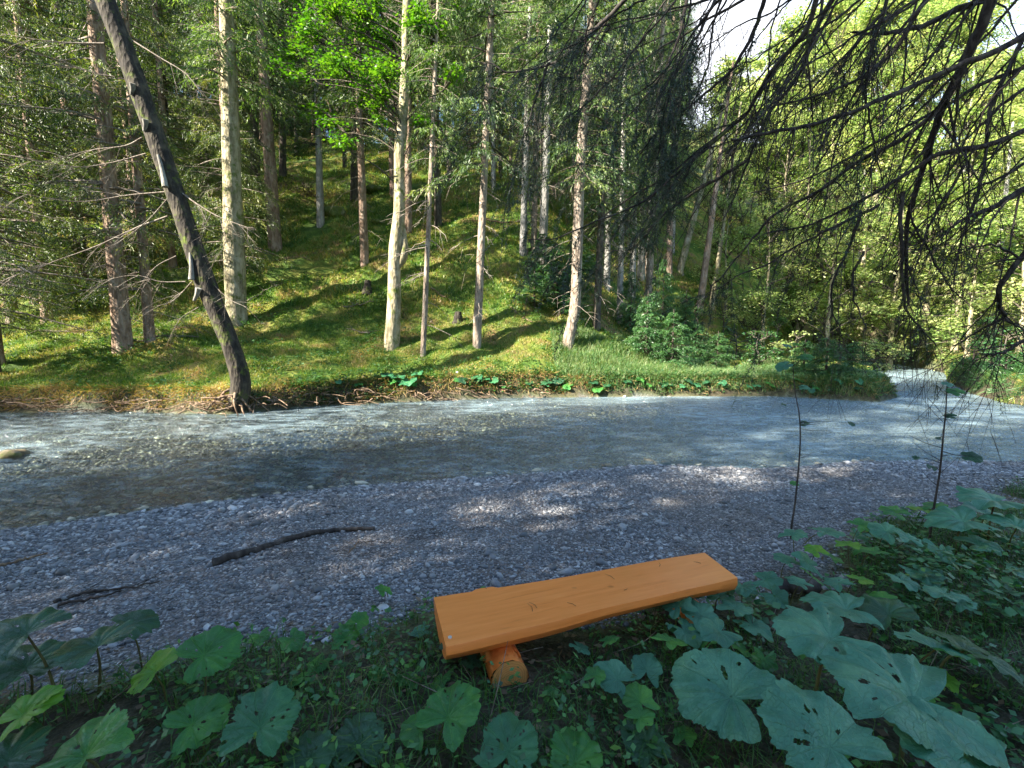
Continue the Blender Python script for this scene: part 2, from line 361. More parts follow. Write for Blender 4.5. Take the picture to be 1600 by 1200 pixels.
soil = np.where(near, sst(-.05, .3, vm)*.9, 0)+bankf*.85
for nm_, ar in (('gravel', grav), ('soil', np.clip(soil, 0, 1))):
    a_ = g.data.attributes.new(nm_, 'FLOAT', 'POINT'); a_.data.foreach_set('value', ar.astype(np.float32))
mb = MB()
wx = np.linspace(-60, 38, 99); wy = np.linspace(-12, 48, 61)
WX, WY = np.meshgrid(wx, wy); n_ = len(wx); i, j = np.meshgrid(np.arange(len(wy)-1), np.arange(n_-1), indexing='ij')
cx = .25*(WX[:-1, :-1]+WX[1:, 1:]+WX[:-1, 1:]+WX[1:, :-1]); cy = .25*(WY[:-1, :-1]+WY[1:, 1:]+WY[:-1, 1:]+WY[1:, :-1])
keep = inpoly(cx, cy, POLY) | (np.minimum(np.minimum(pdist(cx, cy, FAR), pdist(cx, cy, RIGHT)), pdist(cx, cy, NEAR)) < 1.2)
b0 = (i*n_+j)[keep]
mb.add(np.stack([WX.ravel(), WY.ravel(), np.full(WX.size, WZ)], 1), np.stack([b0, b0+1, b0+n_+1, b0+n_], 1))
tag(mb.build('water', MAT['water']), kind='structure')

# ------------------------------------------------------------------ stones
t_ = (1+5**.5)/2
ICO = unit(np.array([(-1,t_,0),(1,t_,0),(-1,-t_,0),(1,-t_,0),(0,-1,t_),(0,1,t_),(0,-1,-t_),(0,1,-t_),(t_,0,-1),(t_,0,1),(-t_,0,-1),(-t_,0,1)]))
ICF = np.array([(0,11,5),(0,5,1),(0,1,7),(0,7,10),(0,10,11),(1,5,9),(5,11,4),(11,10,2),(10,7,6),(7,1,8),(3,9,4),(3,4,2),(3,2,6),(3,6,8),(3,8,9),(4,9,5),(2,4,11),(6,2,10),(8,6,7),(9,8,1)])
def stones(mb, x, y, z, s, flat=.55):
    n = len(x); V = ICO[None]*(1+(rng.random((n, 12, 1))-.5)*.35)
    sc = np.stack([s*rng.uniform(.8, 1.5, n), s*rng.uniform(.6, 1.0, n), s*flat*rng.uniform(.6, 1.2, n)], 1)
    V = V*sc[:, None]; th = rng.uniform(0, 6.28, n); c, s_ = np.cos(th)[:, None], np.sin(th)[:, None]
    tx = rng.normal(0, .25, n)[:, None]
    V = np.stack([V[..., 0]*c-V[..., 1]*s_, V[..., 0]*s_+V[..., 1]*c, V[..., 2]+V[..., 0]*tx], -1)
    V += np.stack([x, y, z+sc[:, 2]*.35], 1)[:, None]
    F = (ICF[None]+12*np.arange(n)[:, None, None]).reshape(-1, 3)
    mb.add(V.reshape(-1, 3), None, F, np.repeat(np.clip(rng.beta(2, 2.6, n), 0, 1), 12))
mb = MB()
x = rng.uniform(-7, 11, 260000); y = rng.uniform(1.5, 8, 260000)
dn = pdist(x, y, NEAR); ok = (~inpoly(x, y, POLY)) & (vegmask(x, y)+vnoise(x, y, 2.2)*.5 < .15) & (np.abs(x) < 1.2*y+.5)
ok &= (x < 13)
x, y, dn = x[ok], y[ok], dn[ok]
big = np.exp(-dn/.9)
s = np.clip(rng.lognormal(-5.12, .48, len(x))*(1+1.15*big)*np.where(vnoise(x, y, .9) > .15, 1.25, 1), .004, .065)
stones(mb, x, y, terrain(x, y), s)
xs = rng.uniform(-7, 9, 900); ys = rng.uniform(2.2, 8, 900); ok = (~inpoly(xs, ys, POLY)) & (vegmask(xs, ys) < .2)
xs, ys = xs[ok], ys[ok]; stones(mb, xs, ys, terrain(xs, ys), rng.uniform(.02, .045, len(xs)), .5)
tag(mb.build('gravel', MAT['stone']), 'grey blue gravel and pebbles spread along the near shore', 'gravel', kind='stuff')
mb = MB()
x = rng.uniform(-17, 16, 52000); y = rng.uniform(3, 17, 52000)
ok = inpoly(x, y, POLY) & (np.abs(x) < 1.2*y+1) ; x, y = x[ok], y[ok]; dn = pdist(x, y, NEAR)
stones(mb, x, y, terrain(x, y), np.clip(rng.lognormal(-3.65, .45, len(x)), .012, .11), .5)
x = rng.uniform(-14, 19, 500); y = rng.uniform(4, 22, 500); ok = inpoly(x, y, POLY); x, y = x[ok], y[ok]
stones(mb, x, y, terrain(x, y), rng.uniform(.06, .13, len(x)), .45)
tag(mb.build('riverbed_pebbles', MAT['bedstone']), 'rounded pebbles lying on the bed under the clear stream', 'pebbles', kind='stuff')

# ------------------------------------------------------------------ crowns
def spruce_crown(seed, H, z0, Rm, sp_w=.38, per=5, ntw=14, nnd=9, L=.20, W=.05, droop=.45, power=.75, dead=0):
    """boughs in whorls with drooping needle sprays; returns (foliage MB, bough MB)"""
    r = np.random.default_rng(seed); fo, bo = MB(), MB()
    z = z0
    while z < H-.3:
        k = (z-z0)/(H-z0)
        for q in range(r.integers(per-2, per+2)):
            ln = Rm*(1-k)**power*r.uniform(.45, 1.12)
            if k < .12: ln *= r.uniform(.5, 1.1)
            az = r.uniform(0, 6.283); d = np.array([math.cos(az), math.sin(az), 0]); sd = np.array([-d[1], d[0], 0])
            t = np.linspace(0, 1, 7); dr_ = droop*r.uniform(.6, 1.4)*(1-k*.8)
            P = d*t[:, None]*ln+sd*(.10*ln*np.sin(t*3+r.uniform(0, 6)))[:, None]*.6
            P[:, 2] = z+r.uniform(-.15, .15)+ln*(.12*t-dr_*t**1.6+.22*dr_*t**4)
            bo.tubes(P, (.012+.012*ln)*(1-.85*t), 3, r.random())
            nt_ = max(4, int(ntw*ln/Rm*1.3))
            tt = np.sort(r.uniform(.18, 1.0, nt_)); base = np.stack([np.interp(tt, t, P[:, c]) for c in range(3)], 1)
            side = np.where(r.random(nt_) < .5, -1, 1)[:, None]
            tl = ln*.42*(1.15-tt)*r.uniform(.6, 1.3, nt_)+.18
            D = unit(d[None]*.75+sd[None]*side*r.uniform(.5, 1.1, (nt_, 1))+np.array([0, 0, -1.])*r.uniform(.1, .75, (nt_, 1)))
            u = np.linspace(0, 1, nnd)
            C = base[:, None]+D[:, None]*(tl[:, None]*u[None])[..., None]; C[..., 2] -= (tl[:, None]*.35*u[None]**2)
            C += r.normal(0, .025, C.shape)
            n = nt_*nnd; C = C.reshape(n, 3)
            Dn = unit(np.repeat(D, nnd, 0)*.8+r.normal(0, .45, (n, 3))+np.array([0, 0, -.55]))
            S = unit(np.cross(Dn, r.normal(0, 1, (n, 3))))
            fo.leaves(C, Dn, S, L*r.uniform(.6, 1.4, n), W*r.uniform(.6, 1.4, n), np.clip(np.repeat(r.random(nt_), nnd)*.7+r.random(n)*.3, 0, 1))
        z += sp_w*r.uniform(.7, 1.3)
    return fo, bo
def dead_twigs(seed, z0, z1, n, ln):
    """bare grey branchlets on the lower trunk"""
    r = np.random.default_rng(seed); mb = MB()
    for q in range(n):
        az = r.uniform(0, 6.283); d = np.array([math.cos(az), math.sin(az), 0]); l = ln*r.uniform(.3, 1.1); z = r.uniform(z0, z1)
        t = np.linspace(0, 1, 6); P = d*t[:, None]*l; P[:, 2] = z+l*(-.1*t-.45*t**2); P += r.normal(0, .03, P.shape)*t[:, None]
        mb.tubes(P, .016*(1-.75*t), 4, r.random())
        m = r.integers(2, 6); tt = r.uniform(.3, .95, m); b = np.stack([np.interp(tt, t, P[:, c]) for c in range(3)], 1)
        D = unit(d+r.normal(0, .6, (m, 3))+[0, 0, -.4]); u = np.linspace(0, 1, 4)
        PP = b[:, None]+D[:, None]*(u*.4*l)[None, :, None]; PP[..., 2] -= .12*l*u**2
        mb.tubes(PP, .008*(1-.7*u), 3, r.random())
    return mb
def merge_two(name, fo, bo, mf, mbk, parent):
    """foliage mesh with the boughs in a second material slot"""
    nfo = sum(len(q) for q in fo.Q)+sum(len(q) for q in fo.T)
    m = MB()
    m.add(np.vstack(fo.V), np.vstack(fo.Q), None, np.concatenate(fo.A)); n0 = sum(len(q) for q in m.Q)
    m.add(np.vstack(bo.V), np.vstack(bo.Q), None, np.concatenate(bo.A)); n1 = sum(len(q) for q in m.Q)
    o = m.build(name, mf, parent); o.data.materials.append(mbk)
    ids = np.zeros(n1, np.int32); ids[n0:] = 1; o.data.polygons.foreach_set('material_index', ids); return o
def broad_crown(seed, centers, rad, nleaf, L=.11, W=.08, flat=.5, limb0=None, layers=True):
    r = np.random.default_rng(seed); fo, bo = MB(), MB()
    for c, rr in zip(centers, rad):
        c = np.asarray(c, float)
        m = max(8, int(14*rr)); tips = c+unit(r.normal(0, 1, (m, 3)))*rr*r.uniform(.3, 1.0, (m, 1))*np.array([1, 1, flat+.2])
        root = c+np.array([0, 0, -rr*.3])
        if limb0 is not None:
            l0 = np.asarray(limb0(c), float); root = l0*.25+c*.75+np.array([0, 0, -rr*.1]); tl = np.linspace(0, 1, 7)
            LP_ = l0*(1-tl)[:, None]+root*tl[:, None]; LP_[:, 2] += np.sin(tl*math.pi)*.08*np.linalg.norm(root-l0); LP_[1:-1] += r.normal(0, .03*rr, (5, 3))
            bo.tubes(LP_, (.02+.022*rr)*(1-.6*tl), 5, r.random())
        t = np.linspace(0, 1, 6)
        P = root[None, None]*(1-t)[None, :, None]+tips[:, None]*t[None, :, None]; P[..., 2] += (.25*rr*np.sin(t*math.pi))[None]
        P += r.normal(0, .04*rr, P.shape)*np.sin(t*math.pi)[None, :, None]
        bo.tubes(P, (.012+.02*rr*.5)*(1-.85*t), 3, r.random())
        n = int(nleaf*rr**2); k = r.integers(0, m, n); u = r.uniform(.35, 1.05, n)[:, None]
        cl = root*(1-u)+tips[k]*u; cl[:, 2] += .25*rr*np.sin(u[:, 0]*math.pi)
        off = r.normal(0, 1, (n, 3))*np.array([.22, .22, .07])*rr
        C = cl+off
        az = r.uniform(0, 6.283, n); D = np.stack([np.cos(az), np.sin(az), r.normal(-.25, .3, n)], 1); D = unit(D)
        S = unit(np.cross(D, np.array([0, 0, 1])+r.normal(0, .4, (n, 3))))
        fo.leaves(C, D, S, L*r.uniform(.6, 1.3, n), W*r.uniform(.6, 1.3, n), np.clip(r.random(m)[k]*.6+r.random(n)*.4, 0, 1))
    return fo, bo

# prototype crown data (shared by the copies)
PROTO = {}
def proto(key, fo, bo, mf, mk):
    o = merge_two('crown', fo, bo, MAT[mf], MAT[mk], None); PROTO[key] = o.data; bpy.data.objects.remove(o)
proto('A', *spruce_crown(1, 26, 6.5, 3.0, .42, 5, 16, 15, .15, .030, .60), 'needle', 'bark_dark')
proto('B', *spruce_crown(2, 24, 4.5, 2.6, .45, 5, 15, 15, .15, .030, .65), 'needle', 'bark_dark')
proto('C', *spruce_crown(3, 27, 9.0, 2.8, .42, 5, 15, 15, .15, .030, .55), 'needle_pale', 'bark')
proto('D', *spruce_crown(4, 22, 1.6, 3.2, .40, 5, 19, 20, .12, .026, .35), 'needle_low', 'twig')
proto('E', *spruce_crown(14, 22, 1.8, 3.0, .50, 4, 13, 17, .12, .026, .4), 'needle_low', 'twig')
proto('F', *spruce_crown(15, 15, 1.4, 3.7, .34, 5, 22, 24, .085, .018, .38, .5), 'needle_low', 'twig')
proto('S', *spruce_crown(5, 5, .25, 1.5, .22, 6, 13, 9, .14, .04, .25), 'shrub', 'bark_dark')
PROTO['tw1'] = dead_twigs(6, 1.5, 9, 34, 1.3).build('dead_branches', MAT['twig']).data
PROTO['tw2'] = dead_twigs(7, 1.0, 8, 22, 1.7).build('dead_branches', MAT['twig']).data
for o in list(COL.objects):
    if o.name.startswith('dead_branches'): bpy.data.objects.remove(o)

def trunk_mb(pts, r0, r1, flare=1.6, sides=12, seed=0, bumps=0.0):
    r = np.random.default_rng(seed); n = 26; P = curve(pts, n)
    s = np.concatenate([[0], np.cumsum(np.linalg.norm(np.diff(P, axis=0), axis=1))])
    rr = r0+(r1-r0)*s/s[-1]; rr = rr*(1+(flare-1)*np.exp(-s/.35)); rr *= 1+r.normal(0, .02+bumps, n)
    m = MB(); m.tubes(P, rr, sides, .5)
    V = m.V[0]; V += r.normal(0, 1, V.shape)*r0*.03
    return m
def child(data, name, parent, loc=(0, 0, 0), rot=(0, 0, 0), sc=(1, 1, 1)):
    o = bpy.data.objects.new(name, data); COL.objects.link(o); o.parent = parent
    o.location = loc; o.rotation_euler = rot; o.scale = sc; return o
_cnt = [0]
def tree(name, base, lean, H, r0, mat, crown, label, group=None, twigs=None, cs=1.0, cz=0.0, mid=None, flare=1.5, cat='tree', sides=10):
    """trunk from base with lean (dx,dy per metre), crown and dead branches as parts"""
    _cnt[0] += 1; sd = _cnt[0]*17
    t = empty(name, base)
    pts = [(0, 0, -.4), (0, 0, 0)]
    if mid: pts += list(mid)
    for k in (.25, .5, .75, 1.0): pts.append((lean[0]*H*k, lean[1]*H*k, H*k))
    if mid: pts = [p for i, p in enumerate(pts) if i < 2+len(mid) or p[2] > mid[-1][2]+.8]
    trunk_mb(pts, r0, r0*.25, flare, sides, sd).build('trunk', MAT[mat], t)
    rz = (sd*1.37) % 6.28
    rot = Euler((0, 0, rz)).to_matrix(); tilt = Matrix(((1, 0, lean[0]), (0, 1, lean[1]), (0, 0, 1)))
    e = (Euler((-lean[1], lean[0], 0)).to_matrix() @ rot).to_euler()
    if crown: child(PROTO[crown], 'crown', t, (lean[0]*cz, lean[1]*cz, cz), e, (cs, cs, H/{'A': 26, 'B': 24, 'C': 27, 'D': 22, 'E': 22, 'F': 15, 'S': 5}[crown]))
    if twigs: child(PROTO[twigs], 'dead_branches', t, (0, 0, 0), e, (1, 1, 1))
    if label: tag(t, label, cat, group)
    return t

# ------------------------------------------------------------------ the trees one can tell apart (base pixel, top pixel, width px)
GF = 'conifers growing on the far bank'
def ptree(base, top, wpx, mat, crown, label, H=24, twigs='tw1', name='spruce_tree', cs=1.0, cz=0, mid=None, group=GF, flare=1.5):
    b = ong(*base); d = b[1]; b2 = at(*base, d); t2 = at(*top, d); dz = t2[2]-b2[2]
    lean = ((t2[0]-b2[0])/dz, rng.normal(0, .01))
    m = None
    if mid: m = [((at(*q, d)-b2)[0], 0, (at(*q, d)-b2)[2]) for q in mid]
    r0 = wpx/FPX*d/2
    return tree(name, b, lean, H, r0, mat, crown, label, group, twigs, cs, cz, m, flare), b
ptree((193,548),(150,20),27,'bark_red','E','reddish spruce with low dead branches at the left end of the far bank',24,'tw2',cs=1.0)
ptree((370,508),(352,20),31,'bark_pale','C','thickest pale spruce trunk on the far bank, just behind the leaning dark trunk',27,None)
ptree((430,388),(405,20),20,'bark_red','A','brown spruce trunk right of the thick pale trunk, up the grass slope',26,None)
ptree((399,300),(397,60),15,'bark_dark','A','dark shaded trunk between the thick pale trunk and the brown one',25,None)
ptree((501,350),(495,100),11,'bark_grey','B','thin grey green trunk beside the dark brush heap on the slope',22,None)
_t5 = bpy.data.objects[[o.name for o in COL.objects if o.get('label', '').startswith('thin grey green trunk beside')][0]]
_o5 = np.array(_t5.location); _m5 = MB(); _r5 = np.random.default_rng(66)
for pp_ in [[(497,140),(520,128),(545,140),(560,170)],[(497,150),(492,175),(505,205),(512,225)],[(497,135),(530,150),(540,185),(530,215),(545,235)],[(500,130),(570,122),(600,135),(615,150)],[(497,145),(515,165),(520,200),(548,232),(556,240)],[(540,190),(560,175),(570,160)],[(520,190),(545,180),(566,182)]]:
    P = curve([at(*q_, _o5[1]-.5) for q_ in pp_], 14)-_o5; _m5.tubes(P, .055*np.linspace(1, .35, 14), 5, .5)
    for k_ in range(7):
        i_ = _r5.integers(2, 14); D = unit(_r5.normal(0, 1, 3)+[0, 0, -.4]); u = np.linspace(0, 1, 5)[:, None]; _m5.tubes(P[i_]+D*u*_r5.uniform(.3, .8), .018*(1-.6*u[:, 0]), 4)
_m5.build('dead_branches', MAT['root'], _t5)
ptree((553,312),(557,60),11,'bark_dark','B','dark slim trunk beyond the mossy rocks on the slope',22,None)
ptree((638,362),(638,100),12,'bark_red','A','brown trunk standing right behind the pale broadleaf trunk',24,None)
ptree((661,556),(682,60),9,'bark','C','slenderest trunk at the foot of the slope right of the pale broadleaf',21,'tw2',cs=.5)
ptree((745,540),(766,60),14,'bark','A','straight grey trunk with leafy twigs, midway along the far bank',25,'tw1',cs=.85)
ptree((817,394),(827,60),11,'bark_grey','C','bluish grey trunk up the slope, the left of a close pair',24,'tw1',cs=.9)
ptree((847,420),(860,60),14,'bark_grey','C','bluish grey trunk up the slope, the right and thicker of a close pair',25,'tw1',cs=.9)
ptree((886,540),(922,60),18,'bark','A','spruce with a curved swept foot at the right end of the sunny bank',26,'tw1',mid=[(893,510),(900,460)])
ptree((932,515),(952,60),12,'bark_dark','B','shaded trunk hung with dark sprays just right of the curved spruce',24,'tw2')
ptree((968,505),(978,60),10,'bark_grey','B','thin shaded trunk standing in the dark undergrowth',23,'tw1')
ptree((1001,436),(1016,60),12,'bark_grey','C','pale trunk on the right flank of the hill, left one of two',24,None,cs=.9)
ptree((1013,440),(1040,60),9,'bark','C','slim trunk on the right flank of the hill, right one of two',22,None,cs=.8)
ptree((1062,425),(1136,150),11,'bark_pale',None,'bare white trunk tilting to the right beside the sunlit clearing',15,None,group='pale leaning trunks')
ptree((1092,490),(1132,200),12,'bark_red',None,'pinkish white trunk tilting to the right in front of the clearing',16,None,group='pale leaning trunks')
ptree((1112,480),(1150,200),8,'bark_pale',None,'thin whitish trunk right of the pinkish one',14,None,group='pale leaning trunks')
ptree((60,470),(30,60),20,'bark_red','E','shaded trunk behind low needle sprays at the left edge of the picture',24,'tw2',cs=1.1)
ptree((20,500),(-40,60),16,'bark','D','spruce cut by the left edge of the picture with boughs to the ground',22,'tw2',cs=1.1)
ptree((265,360),(250,60),15,'bark_dark','B','dark spruce standing up the slope behind the leaning trunk',23,'tw2',cs=.9)
ptree((130,440),(100,60),17,'bark_red','E','spruce left of the reddish one, further up the bank',24,'tw2',cs=1.0)

# background forest on the slope
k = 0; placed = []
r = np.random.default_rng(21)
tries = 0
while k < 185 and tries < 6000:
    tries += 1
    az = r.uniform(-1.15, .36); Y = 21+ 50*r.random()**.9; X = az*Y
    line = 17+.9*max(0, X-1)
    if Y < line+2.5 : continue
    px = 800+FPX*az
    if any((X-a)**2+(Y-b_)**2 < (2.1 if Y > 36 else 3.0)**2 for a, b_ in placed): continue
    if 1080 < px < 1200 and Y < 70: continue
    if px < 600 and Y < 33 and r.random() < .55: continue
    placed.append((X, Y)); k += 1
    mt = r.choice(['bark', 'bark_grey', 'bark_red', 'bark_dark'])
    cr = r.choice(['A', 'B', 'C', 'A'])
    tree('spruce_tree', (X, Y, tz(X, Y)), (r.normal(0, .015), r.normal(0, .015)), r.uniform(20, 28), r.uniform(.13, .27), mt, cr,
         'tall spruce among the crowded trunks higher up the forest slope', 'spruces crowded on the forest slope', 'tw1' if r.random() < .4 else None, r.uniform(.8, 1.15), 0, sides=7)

r = np.random.default_rng(23); k = 0
while k < 74:
    az = r.uniform(-1.1, .33); Y = r.uniform(30, 62)
    if k < 14: az = r.uniform(-1.1, -.62); Y = r.uniform(21, 32)
    if 14 <= k < 30: az = r.uniform(-.62, -.3); Y = r.uniform(42, 56)
    X = az*Y
    if Y < 17+.9*max(0, X-1)+9: continue
    k += 1
    tree('spruce_tree', (X, Y, tz(X, Y)), (0, 0), r.uniform(10, 17), .09, 'bark_dark', r.choice(['D', 'E']), 'half grown spruce with boughs to the ground deep in the forest', 'half grown spruces in the deep forest', None, r.uniform(.7, 1.0), 0, sides=6)

# unseen trees left of and behind the viewer, placed to shade shore and slope
for q, (X, Y, H, c) in enumerate([(-8.5,-1.6,27,'D'),(-13.5,.2,30,'D'),(-15,-.4,32,'D'),(-17,-.6,36,'C'),(-20.5,-3,37,'C'),(-24,-4.5,37,'C'),(-47,-9,38,'E'),(-53,-10.5,38,'A'),(-50,-9.4,39,'A'),(-28,15.5,28,'A'),(-27,24,28,'A'),(-9,-4.5,25,'D'),(-13,-5.5,26,'D'),(-17,-7,27,'D'),(-24,-8.3,30,'D'),(-27,-7,34,'C'),(-12,-10,26,'D'),(-18,-10.5,27,'D'),(-24,-11.5,27,'D'),(-6,-7,24,'D'),(-6.5,-3.2,22,'D'),(-30,-8.5,28,'D'),(-3,-5,22,'D'),(2,-5,24,'D'),(-36,-10,27,'D')]):
    tree('spruce_tree', (X, Y, tz(X, Y)), (0, 0), H, .25, 'bark', c, 'tall dense spruce out of frame, placed to shade shore and slope', 'spruces out of frame shading shore and slope', None, 1.35, 0, sides=7)

# pale broadleaf with fresh green leaves
b = ong(612, 538); d = b[1]; t = empty('beech_tree', b); b2 = at(612, 538, d)
pt = [(0, 0, -.4)]+[tuple((at(*q, d)-b2)*np.array([1, 0, 1])) for q in ((612,538),(616,470),(617,400),(624,330),(624,250),(630,180),(634,90),(636,0),(640,-120),(650,-260))]
m = trunk_mb(pt, 11/FPX*d, 4/FPX*d, 1.3, 14, 5, .03)
lp = curve([tuple((at(*q, d)-b2)*np.array([1, 0, 1])) for q in ((618,425),(630,402),(632,378),(627,340))], 10); m.tubes(lp, np.array([.03,.10,.15,.16,.15,.13,.11,.1,.08,.05]), 8)
m.build('trunk', MAT['bark_pale'], t)
cen, rad = [], []
r = np.random.default_rng(8)
for (px, py, rr, dy) in [(560,40,1.3,0),(620,-30,1.5,.5),(500,20,1.2,-.5),(660,30,1.1,-.6),(600,110,1.2,-1.2),(540,120,1.1,.3),(470,60,1.0,.8),(650,130,1.0,.8),(690,90,.8,0),(560,-90,1.5,0),(640,-120,1.6,.4),(505,-60,1.3,0),(700,-40,1.2,0),(520,90,1.0,-1.5),(585,165,.8,.6),(440,110,.8,.4),(660,190,.6,-.5),(610,60,1.2,1.5),(720,20,.8,.6),(455,-20,1.1,0)]:
    cen.append((at(px, py, d+dy)-b)); rad.append(rr)
for q in range(34):
    cen.append((at(r.uniform(430, 725), r.uniform(-60, 225), d+r.uniform(-2, 2.2))-b)); rad.append(r.uniform(.45, .85))
rad = [q_*.8 for q_ in rad]
fo, bo = broad_crown(9, cen, rad, 620, .12, .09, .35, lambda c: (np.interp(c[2]-1.2, [p[2] for p in pt], [p[0] for p in pt]), 0, c[2]-1.2))
merge_two('crown', fo, bo, MAT['beech'], MAT['bark_dark'], t)
tag(t, 'pale knobbly broadleaf trunk with fresh bright green leaves above', 'tree')

# dark trunk leaning out over the water
d = 11.9; B0 = at(368, 625, d); t = empty('leaning_tree', B0)
pth = [(366,655),(376,610),(371,570),(350,515),(322,445),(295,365),(268,285),(240,205),(208,112),(172,20),(138,-70),(98,-180)]
pt = [tuple((at(*q, d+.02*i*0)-B0)) for i, q in enumerate(pth)]
m = trunk_mb(pt, 14/FPX*d, 12/FPX*d, 1.5, 16, 3, .01)
m.build('trunk', MAT['bark_moss'], t)
mbt = MB(); r = np.random.default_rng(12)
def lbr(pts, r0, sub=5, dy=0.0):
    r0 *= .68; sub = 12
    P = curve([(at(px, py, d+dy*i)-B0) for i, (px, py) in enumerate(pts)], 14); tt = np.linspace(0, 1, 14)
    mbt.tubes(P, r0*(1-.8*tt), 5, r.random())
    for q in range(sub):
        k = r.integers(3, 13); D = unit((P[-1]-P[0])*.5+r.normal(0, .8, 3)+[0, 0, -.5]); u = np.linspace(0, 1, 6)[:, None]; l = r.uniform(.25, .9)
        PP = P[k]+D*u*l+np.array([0, 0, -.25])*l*u**2; mbt.tubes(PP, r0*.35*(1-.7*u[:, 0]), 3, r.random())
        for q2 in range(3):
            D2 = unit(D+r.normal(0, .6, 3)); kk = r.integers(2, 6); P3 = PP[kk]+D2*u*l*.4; mbt.tubes(P3, r0*.2*(1-.7*u[:, 0]), 3, r.random())
for pts_, r0 in [([(163,68),(110,67),(60,62),(0,52)],.035),([(180,120),(140,112),(100,95)],.02),([(222,215),(195,228),(140,235),(60,255)],.035),([(228,240),(170,255),(110,260),(0,240)],.03),([(205,62),(250,90),(290,115),(318,150)],.025),
                 ([(258,300),(200,305),(120,315),(20,300)],.035),([(262,338),(215,355),(150,385),(80,410),(0,440)],.04),([(262,310),(230,345),(190,375),(150,395)],.02),([(275,295),(310,320),(345,340),(400,360)],.035),([(345,345),(352,380),(330,410)],.015),
                 ([(300,440),(270,470),(235,480)],.02),([(320,430),(355,465),(385,480)],.02),([(290,440),(250,440),(210,430),(150,440)],.025),([(275,400),(240,420),(205,470)],.02),([(310,480),(280,500),(260,540)],.015)]:
    lbr(pts_, r0, 7, -.12)
mbt.build('dead_branches', MAT['twig'], t)
for (px0, py0, px1, py1) in [(205,148,207,130),(225,205,227,186),(247,242,258,292),(297,395,299,437),(303,470,310,450)]:
    a0 = at(px0, py0, d-.2)-B0; a1 = at(px1, py1, d-.28)-B0
    s_ = MB(); s_.tubes(curve([a1, (a0+a1)/2+[.02, 0, 0], a0], 5), np.array([.07, .06, .05, .045, .03]), 7, .5, True); s_.build('branch_stub', MAT['stub'], t)
rm = MB(); r = np.random.default_rng(5)
for q in range(16):
    a0 = np.array([r.uniform(-.12, .3), r.uniform(-.3, .25), r.uniform(-.1, .35)]); az = r.uniform(2.6, 6.6)
    e = a0+np.array([math.cos(az)*r.uniform(.3, .8), math.sin(az)*.3, -r.uniform(.3, .6)])
    P = curve([a0, (a0+e)/2+[0, -.1, r.uniform(.0, .18)], e], 8); rm.tubes(P, r.uniform(.02, .055)*(1-.6*np.linspace(0, 1, 8)), 6, r.random())
rm.build('roots', MAT['root'], t)
tag(t, 'dark mossy trunk curving and leaning left over the water from the bank edge', 'tree')

# low spruce boughs hanging in from the left edge (a spruce on the bank, needles to the ground)
for (X, Y, H, cs_, lab) in [(-14.7, 13.1, 15, 1, 'dark stemmed spruce nearest the water at the left edge, sprays over the bank'),(-17.5, 17.5, 20, 1.1, 'dense spruce behind the leftmost boughs'),(-21, 20.5, 22, 1.1, 'dense spruce deep in the left corner of the forest'),(-15.5, 21.5, 22, 1.0, 'dense spruce up the slope behind the reddish spruce'),(-15.2, 13.6, 19, 1.0, 'spruce right at the left picture edge with sunlit drooping sprays near the water'),
                            (-12.2, 15.6, 21, .85, 'low branched spruce between the left edge and the reddish spruce'),
                            (-11.6, 19.5, 20, .7, 'low branched spruce right of the reddish spruce, behind the leaning trunk')]:
    tree('spruce_tree', (X, Y, tz(X, Y)), (0, 0), H, .10 if Y < 13.2 else .17, 'bark_dark' if Y < 13.2 else 'bark_red', 'F' if Y < 13.2 else ('D' if Y > 17 else 'E'), lab, GF, 'tw2', cs_)

# ------------------------------------------------------------------ right background: airy sunlit broadleaf trees and bushes
def broadtree(X, Y, H, Rm, mat, label, group, seed, dens=130, trunk='bark_pale', L=.17, W=.13, low=.12, name='broadleaf_tree', cat='tree', lean=(0, 0)):
    r = np.random.default_rng(seed); z = tz(X, Y); t = empty(name, (X, Y, z))
    pts = [(0, 0, -.3), (0, 0, 0), (lean[0]*H*.3, lean[1]*H*.3, H*.3), (lean[0]*H*.6+r.normal(0, .15), lean[1]*H*.6, H*.6), (lean[0]*H, lean[1]*H, H*.95)]
    trunk_mb(pts, .012*H+.03, .01, 1.3, 7, seed).build('trunk', MAT[trunk], t)
    n = int(9+H*1.1); zs = H*(low+(1-low)*r.random(n)**.9); az = r.uniform(0, 6.283, n)
    prof = np.sin(np.clip((zs/H-low)/(1-low), 0.03, .97)*math.pi)**.55
    rr = Rm*prof*r.uniform(.25, .85, n)
    cen = np.stack([np.cos(az)*rr+lean[0]*zs, np.sin(az)*rr+lean[1]*zs, zs], 1)
    fo, bo = broad_crown(seed+1, cen, Rm*r.uniform(.25, .42, n), dens, L, W, .4, lambda c: (lean[0]*c[2]*.7, lean[1]*c[2]*.7, max(.1, c[2]-H*.13)))
    merge_two('crown', fo, bo, MAT[mat], MAT['bark_dark'], t)
    tag(t, label, cat, group); return t
GB = 'sunlit broadleaf trees beyond the stream bend'
LB = 'yellow green broadleaf tree beyond the stream bend'
r = np.random.default_rng(31)
